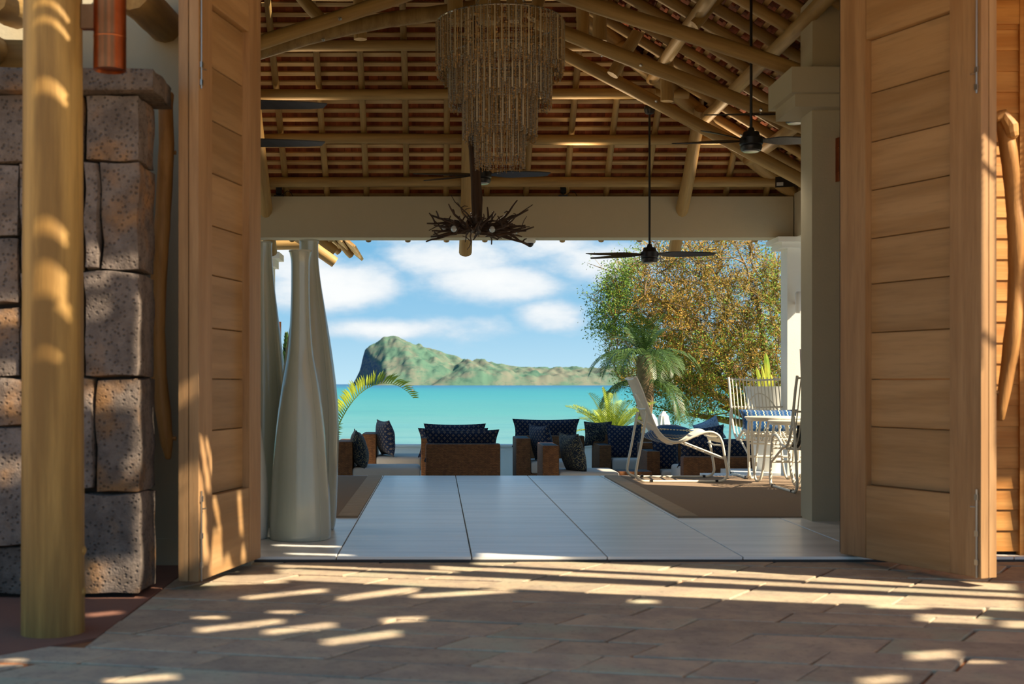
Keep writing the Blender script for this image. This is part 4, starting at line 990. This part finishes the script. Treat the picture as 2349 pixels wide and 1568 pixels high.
# middle right seats face +X
armchair('wicker seat right of centre, narrow back end towards the room', (1.7, 15.42, Z0), -R(90), w=.8, d=.9, bh=.735, sh=.42)
pillow('cushion', 'dark scroll cushion on the nearest seat right of centre', (1.64, 15.3, .16), .5, .5, .22, M['navy_s'], rz=-R(68), rx=R(14))
armchair('wicker seat right of centre, second from the room', (1.51, 17.4, Z0), -R(90), w=.8, d=.9, bh=.735, sh=.42)
pillow('cushion', 'blue sprig cushion on the second seat right of centre', (1.42, 17.2, .2), .55, .5, .2, M['navy'], rz=-R(66), rx=R(12))
armchair('wicker two seater far right of centre with long cushion over its back', (1.66, 18.95, Z0), 0, w=1.0, bh=.705)
pillow('cushion', 'long sprig cushion over the far wicker two seater', (1.62, 18.86, .27), 1.0, .42, .16, M['navy'], rx=R(8))
# right seats face the room
armchair('wicker armchair facing the room behind the white rattan chair', (2.72, 17.95, Z0), PI, w=.95, bh=.75, arms='r', sh=.43)
pillow('cushion', 'large sprig cushion on the armchair facing the room', (2.64, 17.85, .18), .5, .5, .18, M['navy'], rx=R(-10))
pillow('cushion', 'small dark cushion behind the large sprig cushion', (2.32, 18.25, .28), .4, .35, .14, M['navy_s'], rx=R(-5))
armchair('wicker armchair half hidden by the white rattan chair', (3.01, 16.32, Z0), PI, w=.74, d=.8, bh=.70, arms='r', sh=.38)
pillow('cushion', 'sprig cushion seen under the white rattan chair seat', (2.93, 16.22, .1), .34, .42, .16, M['navy'], rx=R(-10))
armchair('long wicker sofa with woven back behind the white rattan chair', (3.55, 15.4, Z0), 0, w=1.26, d=.8, bh=.60, cat='sofa', name='wicker_sofa')
pillow('cushion', 'long sprig cushion along the wicker sofa back', (3.42, 15.36, .16), 1.0, .36, .16, M['navy'], rx=R(8))
pillow('cushion', 'dark sprig cushion tilted above the wicker sofa', (3.52, 16.8, .24), .62, .36, .16, M['navy'], ry=R(-7))
pillow('cushion', 'pale blue patterned cushion behind the wicker sofa', (3.82, 17.75, .33), .36, .34, .14, M['blue_l'], ry=R(-24))
armchair('wicker armchair behind the long sofa, holding the tilted sprig cushion', (3.86, 16.9, Z0), 0, w=.86, bh=.70)
armchair('far right wicker armchair with light top edge', (4.22, 17.88, Z0), 0, w=.9, bh=.70)
st = thing('side_table', 'small wicker side table beside the armchair facing the room', 'table', (2.42, 15.6, Z0))
rbox((-.2, -.2, .34), (.2, .2, .4), .015, 2, 'tabletop', M['wicker'], st)
for a in (-1, 1):
    for b in (-1, 1): rbox((a * .17 - .025, b * .17 - .025, 0), (a * .17 + .025, b * .17 + .025, .345), .006, 1, 'leg', M['wicker'], st)

# ------------------------------------------------------------------ white rattan chairs (local: forward +X)
def cr_spline(pl, k=6):
    P = [Vector(p) for p in pl]; out = []
    for i in range(len(P) - 1):
        p0, p1, p2, p3 = P[max(i - 1, 0)], P[i], P[i + 1], P[min(i + 2, len(P) - 1)]
        for j in range(k):
            q = j / k; out.append(.5 * ((2 * p1) + (p2 - p0) * q + (2 * p0 - 5 * p1 + 4 * p2 - p3) * q * q + (3 * p1 - p0 - 3 * p2 + p3) * q ** 3))
    out.append(P[-1]); return out
def cpx(l): return [((x - 1550) / 221, 0, (1107 - y) / 221) for x, y in l]
SHELL = cpx([(1449, 874), (1462, 903), (1478, 948), (1493, 985), (1510, 1007), (1530, 1018), (1552, 1017), (1578, 1006), (1600, 998), (1618, 997), (1633, 1005), (1641, 1022)])
LEG = cpx([(1641, 1022), (1646, 1050), (1651, 1080), (1651, 1094), (1643, 1103), (1625, 1106), (1560, 1106), (1485, 1106), (1462, 1104), (1450, 1093), (1452, 1070), (1460, 1030), (1468, 985), (1474, 955)])
def rattan_chair(label, loc, rz, w=.66):
    t = thing('rattan_chair', label, 'chair', loc, rz, 'white rattan lounge chairs')
    sh = cr_spline(SHELL); lg = cr_spline(LEG, 5); hw = w / 2
    rail = MB(); 
    for s in (-1, 1):
        rail = MB().tube([p + Vector((0, s * hw, 0)) for p in sh], .0135, 8); soften(rail.build('side_rail', M['rattan'], t), 60)
        soften(MB().tube([p + Vector((0, s * hw, 0)) for p in lg], .0135, 8).build('leg_loop', M['rattan'], t), 60)
        a, b = Vector(cpx([(1552, 1018)])[0]), Vector(cpx([(1648, 1056)])[0])
        MB().tube([a + Vector((0, s * hw * .97, 0)), b + Vector((0, s * hw * .97, 0))], .011, 8).build('brace', M['rattan'], t)
        a, b = Vector(cpx([(1474, 975)])[0]), Vector(cpx([(1492, 985)])[0])
        MB().tube([a + Vector((0, s * hw, 0)), b + Vector((0, s * hw, 0))], .01, 8).build('brace', M['rattan'], t)
        for px_ in (1484, 1628):
            q = Vector(cpx([(px_, 1107)])[0]); MB().box((q.x - .014, s * hw - .017, 0.0), (q.x + .014, s * hw + .017, .022)).build('glide', M['black'], t)
    k = 17
    for i in range(1, k):
        y = -hw + w * i / k; bow = -.03 * (1 - (2 * i / k - 1) ** 2)
        pts = [p + Vector((0, y, bow * (1 - abs(2 * (q / len(sh)) - 1) ** 2))) for q, p in enumerate(sh)][: -1]
        MB().tube(pts[::2] + [pts[-1]], .0062, 6).build('spindle', M['rattan'], t)
    for q in (0, len(sh) // 6, int(len(sh) * .47), int(len(sh) * .68), int(len(sh) * .8), int(len(sh) * .9), len(sh) - 1):
        p = sh[q]; MB().tube([p + Vector((-.014, -hw, -.018)), p + Vector((-.014, 0, -.03)), p + Vector((-.014, hw, -.018))], .0095, 8).build('cross_rail', M['rattan'], t)
    a = Vector(cpx([(1648, 1056)])[0]); MB().tube([a + Vector((0, -hw, 0)), a + Vector((0, hw, 0))], .012, 8).build('cross_rail', M['rattan'], t)
    arc = [Vector((sh[14].x - .02, -hw * .62 + w * .62 * j / 10, sh[14].z + .22 * math.sin(PI * j / 10))) for j in range(11)]
    arc = [Vector((p.x - (p.z - sh[14].z) * .42, p.y, p.z)) for p in arc]; MB().tube(arc, .008, 6).build('back_arch', M['rattan'], t)
    return t
c1 = rattan_chair('white rattan lounge chair in side view at the rug edge', (sx(1550, 13.02), 13.02, .0165), R(-1))
dup(c1, (3.56, 13.56, .0165), -R(90), 'white rattan chair facing the room behind the round tables')
dup(c1, (3.56, 11.8, .0165), R(90), 'white rattan chair with its back to the room beside the column')
pillow('cushion', 'blue zigzag cushion lying on the side-view rattan chair', at(1530, 994, 13.05), .40, .4, .17, M['zig_h'], rz=R(-1), rx=R(75), ry=R(14))
pillow('cushion', 'blue zigzag cushion upright on the chair facing the room', (3.55, 13.52, .60), .62, .26, .14, M['zig_v'], rx=R(-20))
pillow('cushion', 'dark navy cushion on the rattan chair beside the column', (3.56, 11.76, .5), .5, .36, .14, M['navy_s'], rx=R(50))

def round_table(label, loc, r, z, rot):
    t = thing('round_table', label, 'table', loc, rot, 'white nesting tables')
    soften(MB().lathe([(r - .012, z - .022), (r, z - .016), (r, z - .006), (r - .008, z)], 40).build('tabletop', M['rattan'], t), 40)
    soften(MB().lathe([(r - .03, z - .045), (r - .02, z - .04), (r - .02, z - .022)], 32).build('apron', M['rattan'], t), 40)
    for k in range(4):
        a = PI / 2 * k + .4; c, s = math.cos(a), math.sin(a); tx, ty = -s, c
        pl = [(r * .75 * c + tx * .105, r * .75 * s + ty * .105, z - .03), (r * .82 * c + tx * .095, r * .82 * s + ty * .095, z - .12), (r * .88 * c + tx * .06, r * .88 * s + ty * .06, .16), (r * .9 * c + tx * .03, r * .9 * s + ty * .03, .03),
              (r * .9 * c, r * .9 * s, .012), (r * .9 * c - tx * .03, r * .9 * s - ty * .03, .03), (r * .88 * c - tx * .06, r * .88 * s - ty * .06, .16), (r * .82 * c - tx * .095, r * .82 * s - ty * .095, z - .12), (r * .75 * c - tx * .105, r * .75 * s - ty * .105, z - .03)]
        soften(MB().tube(cr_spline(pl, 4), .0125, 8).build('leg', M['rattan'], t), 60)
    return t
round_table('taller round white table with hairpin legs before the rattan chair', (3.44, 12.94, .012), .29, .655, .3)
round_table('lower round white table with hairpin legs nearer the column', (3.53, 12.4, .012), .28, .632, .9)

# planter with snake plant
pl_ = thing('planter', 'tall white tapered planter with snake plant behind the rattan chair', 'planter', (3.88, 14.6, .001))
Yp = 14.6
vs = []
MBp = MB(); prof = [(.22, 0), (.26, .45), (.315, .93), (.325, .97), (.295, .97), (.285, .92)]
soften(MBp.lathe(prof, 36).build('pot', M['white_plaster'], pl_), 40)
MB().lathe([(.28, .92), (.27, .93)], 30).build('soil', M['joint'], pl_)
for (px_, top, w_) in ((1755, 808, .036), (1745, 836, .019), (1734, 842, .026), (1766, 856, .022)):
    bx = sx(px_, Yp) - 3.88; h = sz(top, Yp) - .9; n = 8; vs = []; fs = []
    for k in range(n + 1):
        f = k / n; ww = w_ * (.55 + 1.6 * f * (1 - f)) * (1 if f < .98 else .1); x = bx * (.8 + .2 * f) + .02 * math.sin(f * 3)
        vs += [(x - ww, 0, 0.9 + h * f), (x, .018, 0.9 + h * f), (x + ww, 0, 0.9 + h * f), (x, -.004, 0.9 + h * f)]
    for k in range(n):
        for j in range(4): j2 = (j + 1) % 4; fs.append((4 * k + j, 4 * k + j2, 4 * k + 4 + j2, 4 * k + 4 + j))
    MB().add(vs, fs).build('leaf', M['leafy_s'], pl_)

pn = thing('screen_panel', 'tapered mauve grey panel standing beside the white far column', 'screen', (4.02, 13.5, .012))
MB().slab([(-.09, 0), (.14, 0), (.14, 1.36), (-.145, 1.36)], -.02, .02, .003, Matrix.Rotation(R(90), 4, 'X')).build('panel', M['mauve'], pn)
MB().box((-.09, -.025, 0), (.14, .025, .05)).build('base_rail', M['mauve'], pn)
tl = thing('wall_lamp', 'small white bracket lamp on the far white column', 'lamp', at(1833, 690, 13.6))
soften(MB().lathe([(.03, -.13), (.04, -.1), (.045, .08), (.03, .1)], 16).build('shade', M['canvas'], tl), 50); MB().box((-.01, .02, -.03), (.01, .12, .0)).build('bracket', M['copper'], tl)

# ------------------------------------------------------------------ closed parasols and plants beyond the terrace
def parasol(px, top, Y, r, label):
    x = sx(px, Y); zt = sz(top, Y); t = thing('parasol', label, 'parasol', (x, Y, -1.27), 0, 'closed white parasols beyond the terrace')
    H = zt + 1.27
    MB().lathe([(.02, 0), (.02, H - .02), (.012, H)], 10).build('pole', M['rattan'], t)
    n = 20; prof = [(.03, H - .01), (.045, H - .04), (r * .62, H - .09), (r * .8, H - .25), (r * .95, H - .5), (r * 1.1, H - .9), (r * .9, H - 1.3)]; vs = []; fs = []
    for (rr_, z) in prof:
        for k in range(n): an = 2 * PI * k / n; q = rr_ * (1 + (.16 if k % 2 else -.1) * min(1, (H - z) * 3)); vs.append((q * math.cos(an), q * math.sin(an), z))
    for i in range(len(prof) - 1):
        for k in range(n): k2 = (k + 1) % n; fs.append((i * n + k, (i + 1) * n + k, (i + 1) * n + k2, i * n + k2))
    fs.append(tuple(range(n))); MB().add(vs, fs).build('canopy', M['canvas'], t)
    MB().lathe([(.8 * .05, -.0), (.2, .0), (.2, .06), (.04, .08)], 16).build('base', M['joint'], t)
parasol(1496, 948, 21.6, .125, 'closed white parasol left of its taller twin beyond the terrace')
parasol(1522, 942, 22.3, .135, 'closed white parasol right of its shorter twin beyond the terrace')

def frond(mb, base, d0, L, droop, nleaf=26, ll=.36, w=.02, hang=.35, rng=random, stem_r=.012, vee=.35):
    """one feather leaf: a bowed midrib with two rows of leaflets"""
    p = Vector(base); d = Vector(d0).normalized(); n = 14; pts = []; dirs = []
    for k in range(n + 1):
        pts.append(p.copy()); dirs.append(d.copy()); p = p + d * (L / n); d = (d + Vector((0, 0, -droop / n * (.4 + 1.4 * k / n)))).normalized()
    mb.tube(pts, [stem_r * (1 - .8 * k / n) for k in range(n + 1)], 5)
    for k in range(nleaf):
        f = .1 + .9 * (k + .5) / nleaf; i = min(n - 1, int(f * n)); q = f * n - i; c = pts[i].lerp(pts[i + 1], q); t = dirs[i]
        side = t.cross(Vector((0, 0, 1))); side = side.normalized() if side.length > .05 else Vector((1, 0, 0)); upv = side.cross(t).normalized()
        l = ll * (math.sin(PI * (.15 + .8 * f)) ** .7) * rng.uniform(.85, 1.1)
        for s in (-1, 1):
            dd = (side * s * .8 + t * .6 + upv * vee).normalized(); m1 = c + dd * l * .5; tip = c + dd * l + Vector((0, 0, -hang * l))
            m1 = m1 + Vector((0, 0, -hang * l * .2)); wv = t * w
            mb.add([c - wv * .4, c + wv * .4, m1 + wv, tip, m1 - wv], [(0, 1, 2, 4), (4, 2, 3)])
def palm(name, label, x, Y, z, trunk_h, fronds, m_, trunk_r=.09, fibre=False):
    t = thing(name, label, 'palm', (x, Y, -1.27)); top = Vector((x, Y, z))
    n = 10; pts = [(x + .03 * math.sin(k), Y, -1.27 + (z + 1.27) * k / n) for k in range(n + 1)]
    soften(MB().tube(pts, [trunk_r * (1.15 - .3 * k / n) * (1 + .06 * (k % 2)) for k in range(n + 1)], 12).build('trunk', M['bark'], t, Matrix()), 60)
    for fr in fronds:
        mb = MB(); frond(mb, top + Vector(fr.get('off', (0, 0, 0))), fr['d'], fr['L'], fr['droop'], fr.get('n', 26), fr.get('ll', .36), fr.get('w', .016), fr.get('hang', .35), random, fr.get('sr', .012), fr.get('vee', .35)); mb.build('frond', m_, t, Matrix())
    return t
rp_ = random.Random(11)
# left palm: one high arching frond shows above the lounge seats
palm('palm', 'young palm with one bright arching frond behind the left lounge seats', sx(756, 21.5), 21.5, sz(1030, 21.5), 1, 
     [dict(d=(.34, .05, 1), L=2.15, droop=2.9, ll=.46, n=46, w=.017, hang=.25, vee=1.1), dict(d=(-.5, .2, 1), L=1.3, droop=1.3, w=.02), dict(d=(-.8, -.3, .8), L=1.2, droop=1.2, w=.02), dict(d=(-.35, .5, 1.2), L=1.15, droop=1.0, w=.02), dict(d=(-.1, -.3, 1), L=.8, droop=1.1, w=.02)], M['palm_y'])
# sago-like palm in the middle right
def ring_fronds(cnt, L, up, droop, **k): 
    return [dict(d=(math.cos(2 * PI * i / cnt + rp_.uniform(-.2, .2)), math.sin(2 * PI * i / cnt), up * rp_.uniform(.5, 1.5)), L=L * rp_.uniform(.8, 1.15), droop=droop, **k) for i in range(cnt)]
palm('palm', 'low palm with bright yellow green fronds beside the parapet', sx(1402, 22.5), 22.5, sz(1010, 22.5), 1, ring_fronds(20, .95, 1.3, .9, ll=.24, n=34, w=.007, hang=.1, vee=.5) +
     [dict(d=(-.8, -.1, .55), L=.95, droop=1.7, ll=.2, n=30, w=.012), dict(d=(-.15, 0, 1), L=.95, droop=.4, ll=.24, n=30, w=.012, hang=.05, vee=.6)], M['palm_y'])
palm('palm', 'taller palm with drooping fronds in front of the big tree', sx(1478, 25), 25, sz(815, 25), 1, ring_fronds(12, 1.15, .5, 2.2, ll=.42, n=34, w=.012, hang=.6) + ring_fronds(7, .85, 1.6, .9, ll=.36, n=26, w=.012, hang=.3) +
     [dict(d=(math.cos(a), math.sin(a) * .6, .1), L=1.35, droop=3.2, ll=.42, n=34, w=.012, hang=.7, off=(0, 0, -.5)) for a in (.2, .9, 2.4, 3.0, 3.6, 5.2)], M['palm_d'], .17)
cy = thing('cypress', 'slim dark conical shrub showing between the vases', 'shrub', (sx(657, 24), 24, -1.27))
mb = MB(); rg = random.Random(3)
for k in range(1300):
    z = rg.random() ** .8; r_ = .22 * (1 - z) ** .6 * rg.uniform(.5, 1); a = rg.uniform(0, 2 * PI); c = Vector((r_ * math.cos(a), r_ * math.sin(a), .3 + z * 2.9)); s_ = .05
    d1 = Vector((math.cos(a) * .4, math.sin(a) * .4, 1)).normalized() * s_ * 1.6; d2 = Vector((-math.sin(a), math.cos(a), 0)) * s_ * .5; mb.add([c - d2, c + d2, c + d1], [(0, 1, 2)])
tag(mb.build('foliage', M['palm_d'], cy), kind='stuff'); MB().tube([(0, 0, 0), (0, 0, 3.0)], .03, 8).build('trunk', M['bark'], cy)

# ------------------------------------------------------------------ the big spreading tree
def tree():
    Y = 31.0; rg = random.Random(21); base = Vector((sx(1800, Y), Y + .3, -1.28)); cen = Vector((sx(1612, Y), Y, sz(742, Y)))
    t = thing('tree', 'big spreading tree with thin golden leaves and bare twigs', 'tree', base)
    rx_, ry_, rz_ = 2.7, 2.4, 2.35
    limb = MB(); twig = MB(); green = MB(); dry = MB(); tips = []
    def leafquad(mb, c, s):
        d1 = Vector((rg.uniform(-1, 1), rg.uniform(-1, 1), rg.uniform(-1, 1))).normalized(); d2 = d1.orthogonal().normalized()
        mb.add([c - d1 * s, c - d2 * s * .45, c + d1 * s, c + d2 * s * .45], [(0, 1, 2, 3)])
    def curve(a, b, bend, k=5):
        m_ = (a + b) / 2 + Vector((rg.uniform(-1, 1), rg.uniform(-1, 1), rg.uniform(-.2, .8))) * bend
        return [a.lerp(m_, f).lerp(m_.lerp(b, f), f) for f in [i / k for i in range(k + 1)]]
    fork = Vector((sx(1770, Y), Y, sz(985, Y)))
    tr = curve(base, fork, .1); soften(MB().tube(tr, [.3, .27, .25, .23, .22, .21], 12).build('trunk', M['bark'], t, Matrix()), 60)
    def inside(p):
        q = p - cen; return (q.x / rx_) ** 2 + (q.y / ry_) ** 2 + (q.z / rz_) ** 2
    nodes = [fork]; par = [None]
    mains = [(1640, 850), (1560, 790), (1690, 740), (1770, 790), (1650, 930), (1735, 680), (1800, 860), (1580, 950), (1490, 830), (1530, 690), (1430, 700)]
    for (mx, my) in mains:
        e = at(mx, my, Y + rg.uniform(-1.3, 1.3)); pl = curve(fork, e, .4, 7)
        soften(MB().tube(pl, [.13 - .012 * k for k in range(8)], 8).build('limb', M['bark'], t, Matrix()), 60); nodes += pl[2:]
    att = []
    while len(att) < 760:
        p = Vector((rg.uniform(-1, 1), rg.uniform(-1, 1), rg.uniform(-1, 1)))
        if .25 < p.length < 1.0:
            p = cen + Vector((p.x * rx_, p.y * ry_, p.z * rz_))
            if p.z > -.4: att.append(p)
    att.sort(key=lambda p: (p - fork).length)
    for p in att:
        q = min(nodes, key=lambda n_: (n_ - p).length_squared + .15 * abs((n_ - fork).length - (p - fork).length * .8)); L = (p - q).length
        if L < .12: continue
        c_ = curve(q, p, .12 * L, 5); r0 = .012 + .022 * min(1, L); limb.tube(c_, [r0 * (1 - .13 * k) for k in range(6)], 5, False); nodes += [c_[3], c_[5]]
        for k in range(6):
            a3 = c_[rg.randint(2, 5)]; d_ = Vector((rg.gauss(0, .2), rg.gauss(0, .2), rg.gauss(.08, .2))); b3 = a3 + d_
            twig.tube([a3, (a3 + b3) / 2 + Vector((rg.gauss(0, .03), 0, rg.gauss(0, .03))), b3], [.008, .006, .004], 3, False); tips.append(b3)
            for _ in range(2):
                b4 = b3 + Vector((rg.gauss(0, .1), rg.gauss(0, .1), rg.gauss(.05, .1))); twig.tube([(a3 + b3) / 2, b4], [.006, .004], 3, False); tips.append(b4)
    for p in tips:
        px_ = VX + F * p.x / p.y; q = p - cen; up_ = q.z / rz_
        isg = (px_ < 1450) or (rg.random() < (.55 if up_ < -.1 else .16)) or (px_ > 1740 and rg.random() < .5)
        nl = rg.randint(3, 6) if isg else rg.randint(1, 4)
        for _ in range(nl): leafquad(green if isg else dry, p + Vector((rg.gauss(0, .07), rg.gauss(0, .07), rg.gauss(0, .07))), rg.uniform(.022, .04))
    # leafy left flank and low skirt
    for k in range(480):
        if k < 330: c = Vector((cen.x - rx_ * rg.uniform(.62, 1.0), Y + rg.uniform(-1.3, 1.3), cen.z + rg.uniform(-.3, 1.9)))
        elif k < 470: c = Vector((cen.x + rg.uniform(-1.6, 2.6), Y + rg.uniform(-1.5, 1.5), cen.z - rg.uniform(1.2, 2.4)))
        else: c = Vector((cen.x + rg.uniform(1.2, 2.6), Y + rg.uniform(-1.3, 1.3), cen.z + rg.uniform(-1.4, 1.2)))
        if inside(c) > 1.1 and k < 330 or inside(c) > 1.25: continue
        for _ in range(22): leafquad(green, c + Vector((rg.gauss(0, .14), rg.gauss(0, .14), rg.gauss(0, .09))), rg.uniform(.022, .045))
    print('tips', len(tips), 'leaves', len(green.f), len(dry.f))
    for mb_, nm, m_ in ((limb, 'bough', M['bark']), (twig, 'twigs', M['leaf_dry']), (green, 'foliage', M['leaf']), (dry, 'foliage', M['leaf_dry'])): tag(mb_.build(nm, m_, t, Matrix()), kind='stuff')
tree()

# ------------------------------------------------------------------ left wing eave
ev = setting('roof_wing', 'pole eave of the left wing above the vases')
Yw = 15.7
log('wall_plate', (-3.2, Yw, sz(560, Yw)), (sx(720, Yw), Yw, sz(560, Yw)), .072, ev, M['log'])
for (a, b, r, Ya, Yb) in [((650, 520), (768, 602), 13, 15.4, 15.6), ((690, 515), (764, 577), 15, 16.0, 16.2), ((760, 535), (806, 586), 8, 16.4, 16.7), ((720, 520), (778, 578), 8, 16.7, 17.0), ((600, 560), (626, 584), 9, 16.6, 16.8)]:
    log('rafter', at(*a, Ya), at(*b, Yb), r / F * Ya, ev, M['log'])
for k in range(5):
    a = at(700 + 24 * k, 528 + 10 * k, 16.2); Mx = Matrix.Translation(a) @ Matrix.Rotation(R(38), 4, 'Y')
    MB().box((-.16, -.6, .03), (.12, .9, .05)).build('shingle', M['batten'], ev, Mx)
MB().box((-.5, -.5, .06), (.3, 1.2, .1), Matrix.Translation(at(770, 552, 16.4)) @ Matrix.Rotation(R(40), 4, 'Y')).build('fascia', M['log'], ev)

# ------------------------------------------------------------------ boats on the lagoon
def boat(px, py, L, label):
    Yb = F * 5 / (py - VY); x = sx(px, Yb); t = thing('boat', label, 'boat', (x, Yb, -4.0), R(8), 'small boats on the lagoon')
    MB().add([(-L / 2, -.5, .5), (L * .3, -.6, .5), (L / 2, 0, .7), (L * .3, .6, .5), (-L / 2, .5, .5), (-L / 2.2, -.3, -.1), (L * .35, 0, -.1), (-L / 2.2, .3, -.1)], [(0, 1, 2, 3, 4), (5, 6, 1, 0), (6, 2, 1), (6, 3, 2), (7, 4, 3, 6), (0, 4, 7, 5), (5, 7, 6)]).build('hull', M['zig_h'], t)
    MB().box((-L * .2, -.35, .5), (L * .1, .35, 1.2)).build('cabin', M['mauve'], t)
boat(943, 888, 6.5, 'little blue boat on the lagoon, nearer the island'); boat(947, 897, 3.5, 'little blue boat on the lagoon, nearer the terrace')
